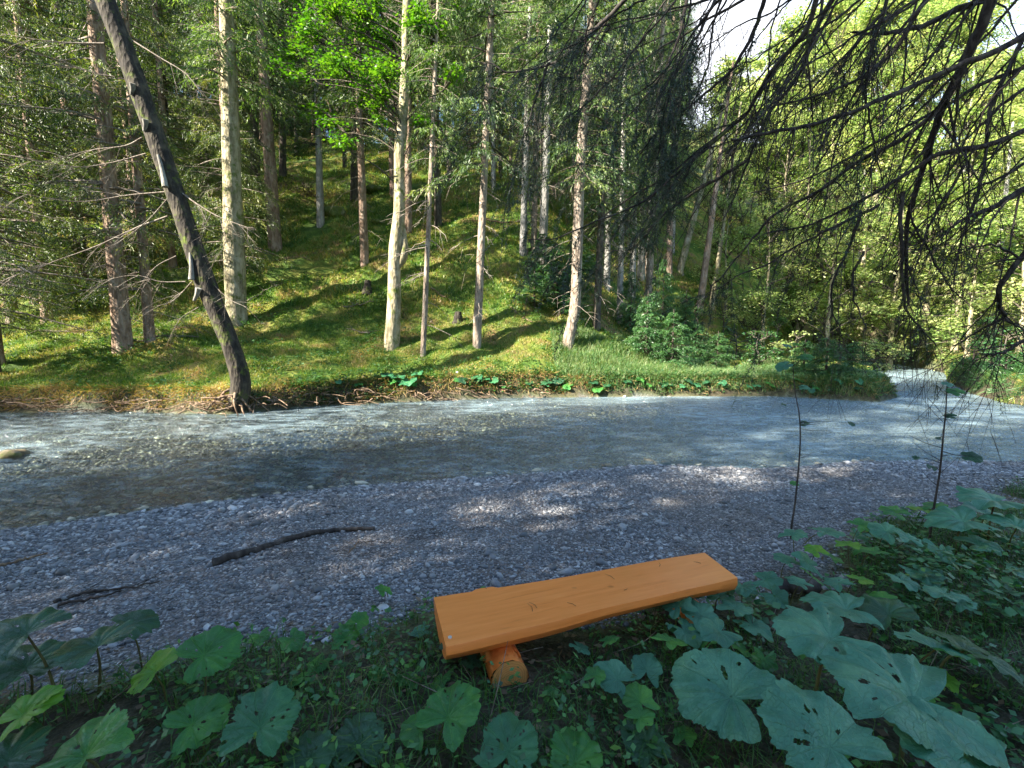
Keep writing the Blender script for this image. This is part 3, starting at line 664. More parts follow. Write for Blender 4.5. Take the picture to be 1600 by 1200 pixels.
for q, (px, Y, H, Rm) in enumerate([(1130,34,8,3.2),(1190,30,9,3.4),(1245,36,17,4.6),(1290,28,11,3.8),(1340,33,18,5),(1390,29,13,4.2),(1440,34,20,5.4),(1490,29,14,4.6),(1545,33,13,5),(1600,28,14,4.8),(1670,31,18,5),(1215,46,17,5),(1280,50,29,6.5),(1350,47,29,6),(1420,51,30,7),(1500,46,17,6),(1570,50,18,6),(1660,44,26,6),(1150,50,15,4.6),(1510,23.5,8,3),(1590,21.5,8,3.2),(1100,44,12,3.6),(1240,62,20,7),(1330,64,34,8),(1450,64,36,8),(1550,62,22,8),(1120,66,15,5),(1215,58,25,7),(1260,66,31,8),(1175,70,22,6),(1130,58,17,5)]):
    X = (px-800)/FPX*Y; broadtree(X, Y, H, Rm, 'airy', LB, GB, 100+q*3, (80 if Y > 55 else 130) if H > 12 else 200, L=(.34 if Y > 55 else .25) if H > 12 else .17, W=(.27 if Y > 55 else .19) if H > 12 else .13)
# tall pair of pale-leaved trees left of the sky gap, and dark spruces at the right
for q, (px, Y, H) in enumerate([(1010,30,20),(985,27,20),(1045,40,22)]):
    X = (px-800)/FPX*Y; tree('spruce_tree', (X, Y, tz(X, Y)), (0, 0), H, .2, 'bark_grey', 'B', ['spruce with pale hanging sprays left of the sky gap', 'spruce with pale hanging sprays behind the dark undergrowth', 'tall spruce right at the left rim of the sky gap'][q], GF, 'tw1', 1.0)
for q, (px, Y, H) in enumerate([(1330,40,19),(1480,42,23),(1620,36,20),(1545,25,12)]):
    X = (px-800)/FPX*Y; tree('spruce_tree', (X, Y, tz(X, Y)), (0, 0), H, .2, 'bark_grey', 'D', 'dark green spruce among the sunlit broadleaf trees beyond the bend', 'spruces beyond the stream bend', None, 1.0)
# undergrowth at the foot of the hill
for q, (px, py, H, cs_) in enumerate([(1010,560,2.6,.9),(1050,575,2.2,.9),(1085,570,2.0,.95),(1120,580,1.7,.8),(985,520,3.0,.8),(1070,530,2.6,.8),(905,455,2.6,1.1),(870,475,2.6,1.2),(850,445,2.4,1.1),(890,490,1.6,1.0),(835,480,1.5,1.0),(1035,500,3.4,.8),(1290,590,1.4,.8),(1255,588,1.3,.7),(1330,590,1.3,.7)]):
    b = ong(px, py); X, Y = b[0], b[1]
    t = tree('young_spruce', b, (0, 0), H, .05, 'bark_dark', 'S', 'low dark green young spruce in the shaded undergrowth at the hill foot', 'young spruces in the undergrowth', None, cs_*.8)
    t['category'] = 'shrub'
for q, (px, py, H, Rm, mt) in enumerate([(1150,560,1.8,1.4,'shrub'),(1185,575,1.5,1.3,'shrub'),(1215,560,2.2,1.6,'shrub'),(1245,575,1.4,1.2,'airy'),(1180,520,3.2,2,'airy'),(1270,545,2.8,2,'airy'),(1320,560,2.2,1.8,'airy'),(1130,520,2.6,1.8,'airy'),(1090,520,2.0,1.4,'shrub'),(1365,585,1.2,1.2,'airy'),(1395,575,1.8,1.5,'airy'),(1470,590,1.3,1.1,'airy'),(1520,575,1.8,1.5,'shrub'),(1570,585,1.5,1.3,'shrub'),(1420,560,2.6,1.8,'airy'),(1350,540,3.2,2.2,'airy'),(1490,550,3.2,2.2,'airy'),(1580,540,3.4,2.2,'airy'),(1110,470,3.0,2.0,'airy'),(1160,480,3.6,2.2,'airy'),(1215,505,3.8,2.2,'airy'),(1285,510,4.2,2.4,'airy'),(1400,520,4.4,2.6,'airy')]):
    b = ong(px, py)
    broadtree(b[0], b[1], H, Rm, mt, ['sunlit leafy bush on the far bank near the stream bend', 'shaded leafy bush on the far bank near the stream bend'][mt == 'shrub'], 'bushes by the stream bend', 300+q*3, 420, 'bark_dark', .10, .075, .05, 'bush', 'bush')  # pale and dark leaf materials paint the bushes as sunlit and shaded

# ------------------------------------------------------------------ overhanging conifer at the upper right (its trunk stands outside the frame)
oh = empty('overhanging_spruce', (7.4, 3.4, tz(7.4, 3.4))); O0 = np.array(oh.location)
trunk_mb([(0, 0, -.4), (0, 0, 0), (.05, 0, 3), (0, .05, 7), (0, 0, 12), (0, 0, 17)], .24, .05, 1.4, 14, 9).build('trunk', MAT['bark'], oh)
BR = [([(1555,-10),(1525,56),(1499,98),(1476,142),(1461,176),(1450,210),(1431,270),(1416,322),(1411,367),(1413,430),(1416,470)],12,1),
([(1620,42),(1555,79),(1487,112),(1412,146),(1337,176),(1262,199),(1180,210),(1135,214)],8,1),
([(1620,196),(1544,225),(1472,240),(1431,266),(1375,300),(1319,330),(1262,356),(1206,367)],7,1),
([(1461,176),(1405,221),(1337,255),(1281,300),(1210,337),(1180,371),(1142,416),(1112,450)],6,0),
([(1277,-10),(1255,52),(1210,105),(1180,157),(1157,187),(1094,232),(1049,270),(1000,300),(950,335)],6.5,1),
([(1307,-10),(1277,34),(1259,71),(1240,112),(1195,169),(1176,210),(1157,259),(1124,337)],6,1),
([(1560,-12),(1487,26),(1431,45),(1375,52),(1337,47)],8,1),
([(1620,98),(1525,135),(1469,172),(1412,199),(1337,240),(1262,277),(1169,300)],5,1),
([(1620,125),(1562,169),(1525,210),(1499,232)],5,1),
([(1630,280),(1544,322),(1487,352)],9,1),
([(1506,259),(1469,319),(1439,371),(1405,450)],3.5,0),
([(1386,-10),(1360,75),(1345,124),(1356,187),(1364,240),(1375,300)],4,1),
([(1620,370),(1562,444),(1555,474),(1562,489),(1525,511),(1480,537)],7,1),
([(1562,489),(1585,511),(1596,545)],4,0),
([(990,-12),(931,45),(890,79),(860,96),(807,109),(770,90)],5,1),
([(860,101),(834,150),(796,202)],3,0),
([(1140,200),(1100,232),(1055,270),(1006,311),(950,337),(875,371),(826,375)],4,0),
([(1170,250),(1100,296),(1044,337),(1006,379),(984,397),(950,397)],4,0),
([(1375,320),(1307,350),(1262,372),(1202,406),(1150,430),(1110,452)],4,0),
([(1345,330),(1337,369),(1326,406),(1311,455),(1311,492),(1322,519)],4,0),
([(1350,390),(1337,425),(1334,462),(1349,507),(1356,519)],3,0),
([(1411,300),(1409,350),(1412,406),(1416,470),(1431,500),(1461,537)],5,0),
([(1420,320),(1435,369),(1457,417),(1484,466),(1502,489)],3,0),
([(1120,-10),(1085,60),(1050,120),(1030,180),(1020,240)],4,1),
([(1075,-10),(1060,60),(1040,110),(1000,160),(960,200)],4,1),
([(1200,-10),(1180,50),(1140,110),(1095,150),(1040,190),(990,240)],5,1),
([(1450,-10),(1400,70),(1345,110),(1270,140),(1200,160)],5,1),
([(1620,240),(1560,280),(1510,300),(1450,340),(1400,400)],4,1),
([(1620,430),(1590,400),(1540,380),(1490,400)],4,1),
([(1620,20),(1570,120),(1545,190),(1540,260),(1525,330),(1500,400),(1490,450)],5,1),
([(1620,530),(1570,550),(1545,560)],5,1)]
r = np.random.default_rng(78)
for q in range(32):
    px0 = r.uniform(1120, 1680); py0 = -15 if px0 < 1600 else r.uniform(-10, 420)
    if px0 >= 1600: px0 = 1620
    a_ = r.uniform(1.9, 2.75); l_ = r.uniform(220, 480); pp_ = [(px0, py0)]
    for i_ in range(6):
        a_ += r.normal(-.05, .13); a_ = min(max(a_, 1.6), 2.9); pp_.append((pp_[-1][0]+math.cos(a_)*l_/6, pp_[-1][1]+math.sin(a_)*l_/6))
    BR.append((pp_, r.uniform(2, 4.2), 1))
for q in range(12):
    px0 = r.uniform(900, 1260); a_ = r.uniform(1.9, 2.5); l_ = r.uniform(160, 340); pp_ = [(px0, -14)]
    for i_ in range(6):
        a_ += r.normal(-.04, .13); a_ = min(max(a_, 1.6), 2.9); pp_.append((pp_[-1][0]+math.cos(a_)*l_/6, pp_[-1][1]+math.sin(a_)*l_/6))
    BR.append((pp_, r.uniform(1.8, 3.4), 1))
r = np.random.default_rng(77)
for q, (pp, wpx, link) in enumerate(BR):
    dep = r.uniform(3.4, 5.2) if q else 4.2
    dy = r.uniform(-.04, .14)
    W3 = [at(px, py, dep+dy*i) for i, (px, py) in enumerate(pp)]
    n = 30; P = curve(W3, n); P += np.cumsum(r.normal(0, .006, P.shape), 0); t = np.linspace(0, 1, n)
    r0 = wpx/FPX*dep/2*(1.3 if q < 31 else 1.1)
    mb = MB(); mb.tubes(P-O0, r0*(1-.72*t), 6, r.random())
    if link:
        s0 = P[0]; e = np.array([7.4, 3.4, max(s0[2]+.35*np.hypot(7.4-s0[0], 3.4-s0[1]), 1.2)])
        L_ = curve([e, (e+s0)/2+[0, 0, .15], s0, ], 8)
        mb.tubes(L_-O0, np.linspace(r0*1.6, r0, 8), 6, .5)
    ov = unit(P[-1]-P[0]); ln = np.linalg.norm(np.diff(P, axis=0), axis=1).sum()
    ns = int((7.5 if q < 31 else 4.5)*ln)+4; fo = MB(); hasn = False
    for s_ in range(ns):
        k = r.integers(3, n); D = unit(np.gradient(P, axis=0)[k]*0+ov*r.uniform(.3, 1.0)+np.array([r.normal(0, .5), r.normal(0, .45), r.uniform(-1.1, .1)]))
        l = r.uniform(.25, 1.15)*(1.15-.7*k/n); u = np.linspace(0, 1, 9)[:, None]
        PP = P[k]+D*u*l+np.array([0, 0, -.38])*l*u**1.8+np.cumsum(r.normal(0, .008, (9, 3)), 0)*l
        mb.tubes(PP-O0, max(.0025, r0*(1-.7*k/n)*.42)*(1-.75*u[:, 0]), 4, r.random())
        m = r.integers(3, 8); kk = r.integers(1, 9, m)
        D2 = unit(D+r.normal(0, .55, (m, 3))+np.array([0, 0, -.25])); l2 = l*r.uniform(.18, .5, m)
        u2 = np.linspace(0, 1, 5)
        P2 = PP[kk][:, None]+D2[:, None]*(u2[None]*l2[:, None])[..., None]; P2[..., 2] -= .3*l2[:, None]*u2[None]**2
        mb.tubes(P2-O0, .0024*(1-.6*u2), 3, r.random())
        pxm = 800+FPX*PP[4, 0]/PP[4, 1]
        pr = .55 if pxm < 1070 else .05
        if r.random() < pr:
            hasn = True
            for c_ in list(P2)+[PP]:
                L2_ = np.linalg.norm(c_[-1]-c_[0]); nn = int(L2_*150)+6; tt = r.uniform(0, 1, nn); ix = tt*(len(c_)-1)
                C = np.stack([np.interp(ix, np.arange(len(c_)), c_[:, z]) for z in range(3)], 1)
                Dd = unit(unit(c_[-1]-c_[0])*.8+r.normal(0, .6, (nn, 3)))
                fo.leaves(C-O0, Dd, unit(np.cross(Dd, r.normal(0, 1, (nn, 3)))), r.uniform(.022, .045, nn), .006, r.random(nn))
    if hasn: o = merge_two('branch', fo, mb, MAT['needle_dark'], MAT['bough'], oh)
    else: o = mb.build('branch', MAT['bough'], oh)
tag(oh, 'dark overhanging conifer boughs with bare twigs reaching in at the upper right', 'tree')

# ------------------------------------------------------------------ grass on the far bank
def blades(x, y, h, wd, mat, name, lean=.45, seed=0, aoff=0.0, zoff=0):
    r = np.random.default_rng(seed); n = len(x); z = terrain(x, y)
    az = r.uniform(0, 6.283, n); D = unit(np.stack([np.cos(az)*lean*r.random(n), np.sin(az)*lean*r.random(n), np.ones(n)], 1)); S = np.stack([-np.sin(az), np.cos(az), np.zeros(n)], 1)
    m = MB(); a = np.clip(r.random(n)+aoff, 0, 1)
    # two-piece bent blades
    P = np.stack([x, y, z+zoff-.01], 1); L = h*r.uniform(.5, 1.3, n)
    Dd = D*.55*L[:, None]; D2 = unit(D+np.stack([np.cos(az), np.sin(az), -np.full(n, .4)], 1)*lean*1.4)*.55*L[:, None]
    w_ = (wd*r.uniform(.6, 1.3, n))[:, None]*S*.5
    V = np.stack([P-w_, P+w_, P+Dd+w_*.8, P+Dd-w_*.8, P+Dd+D2], 1).reshape(-1, 3); b = np.arange(n)*5
    m.add(V, np.stack([b, b+1, b+2, b+3], 1), np.stack([b+3, b+2, b+4], 1), np.repeat(a, 5))
    return m
r = np.random.default_rng(41)
def scatter(n, x0, x1, y0, y1, f):
    x = r.uniform(x0, x1, n); y = r.uniform(y0, y1, n); ok = f(x, y); return x[ok], y[ok]
farland = lambda x, y: (~inpoly(x, y, POLY)) & (pdist(x, y, FAR) < pdist(x, y, NEAR)) & (np.abs(x) < 1.2*y+1)
x, y = scatter(240000, -19, 15, 11.2, 20, lambda x, y: farland(x, y) & (pdist(x, y, FAR) > .12) & (vnoise(x, y, .9)+.6*vnoise(x, y, 3.1) > -.42))
m = blades(x, y, .13, .014, None, '', .8, 1)
tag(m.build('grass', MAT['grass'], smooth=False), 'short sunny green and straw coloured grass on the far bank', 'grass', kind='stuff')
x, y = scatter(200000, -30, 24, 19, 42, lambda x, y: farland(x, y) & (vnoise(x, y, .6) > -.25))
m = blades(x, y, .22, .035, None, '', .9, 2)
tag(m.build('hillside_grass', MAT['grass'], smooth=False), 'mossy grass and ground cover over the forest slope', 'grass', kind='stuff')
# tall pale grass on the shaded right half of the bank and dry grass hanging over the edge
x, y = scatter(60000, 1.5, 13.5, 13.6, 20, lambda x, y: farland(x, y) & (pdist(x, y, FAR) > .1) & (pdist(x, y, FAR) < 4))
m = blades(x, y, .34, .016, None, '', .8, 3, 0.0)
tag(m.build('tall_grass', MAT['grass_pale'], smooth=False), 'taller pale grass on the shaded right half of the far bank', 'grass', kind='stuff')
x, y = scatter(130000, -18, 14, 11, 16.5, lambda x, y: (~inpoly(x, y, POLY)) & ((x < 3) | (r.random(len(x)) < .25)) & (pdist(x, y, FAR) < .5) & (pdist(x, y, FAR) > .1))
n = len(x); z = terrain(x, y); m = MB()
L = r.uniform(.10, .34, n); D = unit(np.stack([r.normal(0, .35, n), -r.uniform(.2, 1, n), r.uniform(-.9, .5, n)], 1)); S = unit(np.cross(D, r.normal(0, 1, (n, 3))))
m.leaves(np.stack([x, y, z+.04], 1), D, S, L, .014, r.random(n))
tag(m.build('dry_grass', MAT['dry'], smooth=False), 'brown dry grass hanging over the cut edge of the far bank', 'grass', kind='stuff')
m = MB()
x, y = scatter(80000, 12, 22, 8, 24, lambda x, y: (~inpoly(x, y, POLY)) & (pdist(x, y, RIGHT) < 2.5) & (pdist(x, y, RIGHT) > .15))
n = len(x); D = unit(np.stack([-r.uniform(.0, 1, n), r.normal(0, .5, n), r.uniform(-.6, .9, n)], 1))
m.leaves(np.stack([x, y, terrain(x, y)+.04], 1), D, unit(np.cross(D, r.normal(0, 1, (n, 3)))), r.uniform(.1, .4, n), .018, r.random(n))
tag(m.build('right_bank_grass', MAT['shrub'], smooth=False), 'dark green growth hanging over the right bank of the stream', 'grass', kind='stuff')
# small broad leaves of ground plants on the bank crest and slope
x, y = scatter(44000, -16, 13.5, 11.4, 21, lambda x, y: farland(x, y) & (pdist(x, y, FAR) > .15) & ((vnoise(x, y, 1.1) > .12) | ((pdist(x, y, FAR) < .9) & (x > -7))))
x2, y2 = scatter(60000, -7.5, 13.8, 12, 17, lambda x, y: farland(x, y) & (pdist(x, y, FAR) < .55) & (pdist(x, y, FAR) > .02) & (vnoise(x, y, 1.3) > -.22)); x, y = np.r_[x, x2], np.r_[y, y2]
n = len(x); az = r.uniform(0, 6.283, n); D = unit(np.stack([np.cos(az), np.sin(az), r.normal(.1, .3, n)], 1)); m = MB()
m.leaves(np.stack([x, y, terrain(x, y)+r.uniform(.04, .24, n)], 1), D, unit(np.cross(D, np.array([0, 0, 1])+r.normal(0, .35, (n, 3)))), r.uniform(.05, .12, n), r.uniform(.04, .08, n), r.random(n))
tag(m.build('bank_herbs', MAT['shrub'], smooth=False), 'low leafy herbs mixed into the grass of the far bank', 'ground cover', kind='stuff')
# brushwood and exposed roots under the bank
m = MB(); rr_ = np.random.default_rng(52)
for q in range(420):
    if q < 300: X = rr_.uniform(-15, -4.6)
    else: X = rr_.uniform(-4.6, 1.0)
    yy = np.interp(X, FAR[:, 0], FAR[:, 1]); Y = yy+rr_.uniform(-.12, .45); Z = WZ+rr_.uniform(.02, .42); az = rr_.normal(0, .35)+(math.pi if rr_.random() < .5 else 0)
    if rr_.random() < .4: az = rr_.uniform(-2.4, -.7)
    l = rr_.uniform(.2, .9); a0 = np.array([X, Y, Z]); e = a0+np.array([math.cos(az)*l, math.sin(az)*l*.5, rr_.uniform(-.3, .05)*l])
    m.tubes(curve([a0, (a0+e)/2+rr_.normal(0, .06, 3), e], 6), rr_.uniform(.006, .022)*(1-.5*np.linspace(0, 1, 6)), 4, rr_.random())
tag(m.build('bank_roots', MAT['root']), 'tangle of exposed roots and brushwood along the undercut left bank', 'roots', kind='stuff')
# dark brush heap and rocks on the slope, sticks
def rock(px, py, s, label, mat='rock', flat=.6, wz=None, seed=1):
    b = ong(px, py) if wz is None else onz(px, py, wz)
    import bmesh
    bm = bmesh.new(); bmesh.ops.create_icosphere(bm, subdivisions=3, radius=1); r = np.random.default_rng(seed)
    V = np.array([v.co[:] for v in bm.verts]); F = [[v.index for v in f.verts] for f in bm.faces]; bm.free()
    ph = r.uniform(0, 6, (6, 3)); dsp = sum(.09*np.sin(V@(r.normal(0, 2.2, 3))+p[0]) for p in ph); V = V*(1+dsp[:, None])*np.array([1.2, .9, flat])*s
    o = MB(); o.add(V, None, F, .5); ob = o.build('boulder', MAT[mat]); ob.location = (b[0], b[1], b[2]+s*flat*.25); tag(ob, label, 'boulder', 'rocks'); return ob
MAT['rock2'] = barkmat('mossy_stone', (.04, .06, .015), (.09, .12, .03), (.20, .20, .14), .5, 5, .02)
MAT['rock3'] = barkmat('wet_stone', (.05, .04, .025), (.13, .10, .06), (.25, .21, .14), .2, 6, .02)
rock(522, 335, .55, 'mossy boulder on the slope right of the thin grey green trunk', 'rock2', .7, seed=2)
rock(580, 300, .5, 'dark boulder further up the slope beyond the slim dark trunk', 'rock2', .6, seed=3)
rock(592, 350, .3, 'small brown stone on the slope left of the pale broadleaf trunk', 'rock2', .8, seed=4)
rock(15, 715, .2, 'rounded brown boulder breaking the water at the left edge', 'rock3', .5, WZ-.03, seed=8)
for q, (px, py, l, az, w_, lab) in enumerate([(455,405,1.8,.1,.03,'fallen branch in the shade right of the brown trunk'),(250,530,2.6,.08,.035,'fallen branch on the grass right of the reddish spruce'),(300,515,1.6,-.2,.02,'thin fallen branch at the foot of the thick pale trunk'),(560,480,1.2,.5,.03,'short fallen branch left of the pale broadleaf trunk'),(700,470,1.8,-.4,.03,'fallen branch between the slender and the grey trunk'),(560,520,1.0,2.9,.025,'short dead stick low on the sunny bank'),(780,350,2.4,-.15,.06,'fallen log lying across the slope at mid height'),(100,520,2.0,.15,.03,'fallen branch on the grass near the left edge'),(820,500,1.4,-.6,.025,'fallen branch left of the curved spruce'),(410,460,1.3,.7,.025,'fallen branch right of the thick pale trunk')]):
    b = ong(px, py); rq = np.random.default_rng(q+900); n_ = 10; t = np.linspace(-.5, .5, n_); X_ = b[0]+math.cos(az)*l*t; Y_ = b[1]+math.sin(az)*l*t; P = np.stack([X_, Y_, terrain(X_, Y_)+.07], 1)+rq.normal(0, .02, (n_, 3))-b
    mq = MB(); mq.tubes(P, w_*np.linspace(1, .4, n_), 7, .5, True)
    for k_ in range(9):
        i_ = rq.integers(1, n_); D = unit(np.array([rq.normal(0, 1), rq.normal(0, .6), abs(rq.normal(0, .6))])); u = np.linspace(0, 1, 5)[:, None]; mq.tubes(P[i_]+D*u*rq.uniform(.15, .6)+rq.normal(0, .01, (5, 3)), w_*.3*(1-.7*u[:, 0]), 4)
    oq = mq.build('fallen_branch', MAT['twig' if q % 2 else 'root']); oq.location = tuple(b); tag(oq, lab, 'branch', 'dead wood lying on the slope')
for q, (px, py, lab) in enumerate([(574,455,'broken dark stump on the slope left of the pale broadleaf trunk'),(715,505,'low rotten stump between the slender and the straight grey trunk'),(830,300,'old stump high on the slope')]):
    b = ong(px, py); mq = trunk_mb([(0, 0, -.2), (0, 0, 0), (.02, 0, .2), (.03, .01, .45)], .16, .12, 1.8, 12, 700+q, .05); mq.tubes(np.array([(.03, .01, .43), (.03, .01, .47)]), np.array([.11, .001]), 12)
    oq = mq.build('tree_stump', MAT['bark_moss']); oq.location = tuple(b); tag(oq, lab, 'stump', 'stumps on the slope')
bh = ong(478, 305); m = MB()
for q in range(110):
    a0 = bh+rr_.normal(0, 1, 3)*[.5, .4, .3]+[0, 0, .35]; D = unit(rr_.normal(0, 1, 3)); l = rr_.uniform(.3, .8)
    m.tubes(curve([a0-D*l/2, a0+rr_.normal(0, .05, 3), a0+D*l/2], 5), .014, 3, rr_.random())
m2 = m.build('brush_heap', MAT['bark_dark']); tag(m2, 'dark heap of brushwood on the slope left of the thin grey green trunk', 'brush heap')

# ------------------------------------------------------------------ bench
def woodmat():
    m, nt, out = newmat('stained_wood')
    tcr = N(nt, 'ShaderNodeTexCoord'); m1 = N(nt, 'ShaderNodeMapping'); m1.inputs['Rotation'].default_value = (0, 0, -.352); m2_ = N(nt, 'ShaderNodeMapping'); m2_.inputs['Scale'].default_value = (.8, 9, 9)
    nt.links.new(tcr.outputs['Object'], m1.inputs[0]); nt.links.new(m1.outputs[0], m2_.inputs[0])
    nn = N(nt, 'ShaderNodeTexNoise'); nn.inputs['Scale'].default_value = 4.2; nn.inputs['Detail'].default_value = 7; nn.inputs['Roughness'].default_value = .62; nn.inputs['Distortion'].default_value = .5; nt.links.new(m2_.outputs[0], nn.inputs['Vector']); n = nn.outputs['Fac']
    n2 = noise(nt, 2.2, 4, .6)
    c = ramp(nt, n, [(.24, (.58, .15, .035)), (.38, (.78, .22, .045)), (.6, (.84, .255, .06)), (.8, (.87, .30, .085))])
    v = N(nt, 'ShaderNodeTexVoronoi'); v.inputs['Scale'].default_value = 3.4
    tc = N(nt, 'ShaderNodeTexCoord'); mp = N(nt, 'ShaderNodeMapping'); mp.inputs['Scale'].default_value = (1, 1.6, 1.6); nt.links.new(tc.outputs['Object'], mp.inputs[0]); nt.links.new(mp.outputs[0], v.inputs['Vector'])
    c = mixc(nt, ramp(nt, v.outputs['Distance'], [(.04, (.6, .6, .6)), (.08, (0, 0, 0))]), c, (.34, .09, .02))
    c = mixc(nt, ramp(nt, n2, [(.45, (0, 0, 0)), (.75, (.4, .4, .4))]), c, (.62, .19, .035))
    p = prin(nt, out, c, .30, bump(nt, n, .003, .4), .55); return m
MAT['wood'] = woodmat()
def endmat():
    m, nt, out = newmat('end_grain')
    f = math_(nt, 'FRACT', math_(nt, 'ADD', math_(nt, 'MULTIPLY', attr(nt), 8.0), math_(nt, 'MULTIPLY', noise(nt, 22, 3), 1.2)))
    c = ramp(nt, f, [(0, (.50, .19, .05)), (1, (.70, .32, .10))]); prin(nt, out, c, .6); return m
MAT['end'] = endmat()
zt = .44
FL, BL, FRr, BRr = onz(697, 1013, zt), onz(678, 936, zt), onz(1152, 904, zt), onz(1101, 865, zt)
be = empty('log_bench', ((FL+FRr)/2)*[1, 1, 0]+[0, 0, .2]); E0 = np.array(be.location)
ns = 60; mb = MB(); rings = []
r = np.random.default_rng(4)
edgef = .004*np.sin(np.linspace(0, 9, ns))+.002*np.sin(np.linspace(1, 22, ns)); edgeb = .008*np.sin(np.linspace(2, 9, ns))+np.where(np.abs(np.linspace(0, 1, ns)-.16) < .04, .018, 0)
for k in range(ns):
    s = k/(ns-1); f = FL*(1-s)+FRr*s; bq = BL*(1-s)+BRr*s; wv_ = unit(bq-f); f = f-wv_*edgef[k]; bq = bq+wv_*edgeb[k]
    th = .105+.012*math.sin(s*7)
    prof = [(0, 0), (.006, .006), (.5, .006), (.994, .006), (1, 0), (1.0, -.28), (.94, -.62), (.80, -.9), (.5, -1.02), (.2, -.9), (.05, -.62), (-.012, -.28)]
    rings.append([f+(bq-f)*a+np.array([0, 0, (b if b > 0 else b*th)]) for a, b in prof])
V = np.array(rings).reshape(-1, 3)-E0; npf = 12
Q = [(k*npf+j, k*npf+(j+1) % npf, (k+1)*npf+(j+1) % npf, (k+1)*npf+j) for k in range(ns-1) for j in range(npf)]
mb.add(V, Q)
for k in (0, ns-1):
    c = V[k*npf:(k+1)*npf]; mb.add(np.vstack([c.mean(0)[None], c]), None, [(0, 1+j, 1+(j+1) % npf) for j in range(npf)])
seat = mb.build('seat', MAT['wood'], be, smooth=True)
try:
    seat.data.set_sharp_from_angle(angle=R(35))
except Exception: pass
def support(cx, cy, cz_, rad, length, mat='wood'):
    ax = unit(BL-FL)*np.array([1, 1, 0]); ax = unit(ax); dn_ = np.array([0, 0, .10])
    a0 = np.array([cx, cy, cz_]); P = np.stack([a0+(ax+dn_*.0)*length*t-dn_*0 for t in np.linspace(0, 1, 8)])-E0
    m = MB(); m.tubes(P, np.full(8, rad), 22, .5)
    m.V[0][:] += np.repeat((np.random.default_rng(3).normal(0, .0028, (22, 3)))[None], 8, 0).reshape(-1, 3)
    so_ = m.build('support_log', MAT[mat], be)
    e = MB(); C = P[0]-ax*.001; th = np.arange(24)/24*2*math.pi; sx = np.array([-ax[1], ax[0], 0])
    e.add(np.vstack([C[None], C+rad*(np.cos(th)[:, None]*sx+np.sin(th)[:, None]*np.array([0, 0, 1]))]), None, [(0, 1+j, 1+(j+1) % 24) for j in range(24)], np.r_[0, np.ones(24)])
    # local frame so the rings run round the log axis
    eo = e.build('cut_end', MAT['end'], so_, smooth=False)
    return so_
sc_ = onz(797, 1040, .285)
support(sc_[0], sc_[1]-.05, .262, .083, .5)
s2 = onz(1090, 960, .285); support(FRr[0]*.82+FL[0]*.18+.03, FRr[1]*.82+FL[1]*.18+.03, .26, .075, .36)
# bark flakes / chopped notch on the support
m = MB(); ax = unit((BL-FL)*[1, 1, 0]); sx = np.array([-ax[1], ax[0], 0])
for q in range(26):
    th = r.uniform(.3, math.pi-.1); rad = .080; a0 = np.array([sc_[0], sc_[1]-.03, .262])+rad*(math.cos(th)*sx*-1+math.sin(th)*np.array([0, 0, 1]))+ax*r.uniform(-.0, .05)
    P = np.stack([a0+ax*t*.09+np.array([0, 0, -.004*i]) for i, t in enumerate(np.linspace(0, 1, 4))])-E0; m.tubes(P, np.array([.005, .007, .006, .002]), 5, .5)
m.build('splinters', MAT['wood'], be)
m = MB(); sc2 = onz(703, 996, zt+.007)-E0
th = np.arange(20)/20*2*math.pi
for ri, ro, z0 in ((0, .0036, .0035), (.0036, .0058, .0022), (.0058, .0085, .0035)):
    A = sc2+np.stack([np.cos(th)*max(ri, 1e-4), np.sin(th)*max(ri, 1e-4), np.full(20, z0)], 1); Bq = sc2+np.stack([np.cos(th)*ro, np.sin(th)*ro, np.full(20, z0)], 1)
    m.add(np.vstack([A, Bq]), [(j, (j+1) % 20, 20+(j+1) % 20, 20+j) for j in range(20)])
    m.add(np.vstack([Bq, Bq-[0, 0, z0+.004]]), [(j, (j+1) % 20, 20+(j+1) % 20, 20+j) for j in range(20)])
MM, nt, out = newmat('metal'); p = prin(nt, out, (.75, .77, .8), .35); p.inputs['Metallic'].default_value = .6; MAT['metal'] = MM
m.build('screw', MAT['metal'], be)
m = MB()
for (px, py, l, az) in [(960,905,.07,1.9),(900,947,.05,2.2),(1030,885,.05,1.0),(832,955,.07,1.6),(839,950,.06,1.9),(975,922,.03,.4),(1095,880,.04,2.4),(760,920,.03,2.)]:
    c = onz(px, py, zt+.009)-E0; m.tubes(np.stack([c, c+[math.cos(az)*l/2, math.sin(az)*l/2, 0], c+[math.cos(az+.3)*l, math.sin(az+.3)*l, 0]]), np.array([.0012, .0011, .0006]), 4)
m.build('fallen_needles', MAT['bark_dark'], be)
tag(be, 'orange stained half log bench on short logs at the gravel edge', 'bench')

# ------------------------------------------------------------------ sticks on the shore
def stick(pp, w, label, name='stick', mat='driftwood', lift=.02, sub=0):
    P = []
    for px, py in pp:
        b = ong(px, py); P.append(b+[0, 0, lift])
    P = curve(P, 22); O = P[0].copy(); r = np.random.default_rng(abs(int(pp[0][0]))); P = P+r.normal(0, .004, P.shape)
    m = MB(); m.tubes(P-O, w*np.linspace(1, .45, 22)*(1+r.normal(0, .06, 22)), 9, .5, True)
    for q in range(sub):
        k = r.integers(3, 20); u = np.linspace(0, 1, 5)[:, None]; D = unit(np.array([r.uniform(-1, 1), r.uniform(-1, 1), .1])); m.tubes(P[k]-O+D*u*r.uniform(.08, .3), w*.25*(1-.6*u[:, 0]), 4)
    o = m.build(name, MAT[mat]); o.location = O; tag(o, label, 'branch', 'sticks washed up on the gravel')
stick([(332,885),(395,866),(455,845),(520,833),(585,829)], .034, 'thick dark driftwood branch lying across the gravel', 'driftwood_branch')
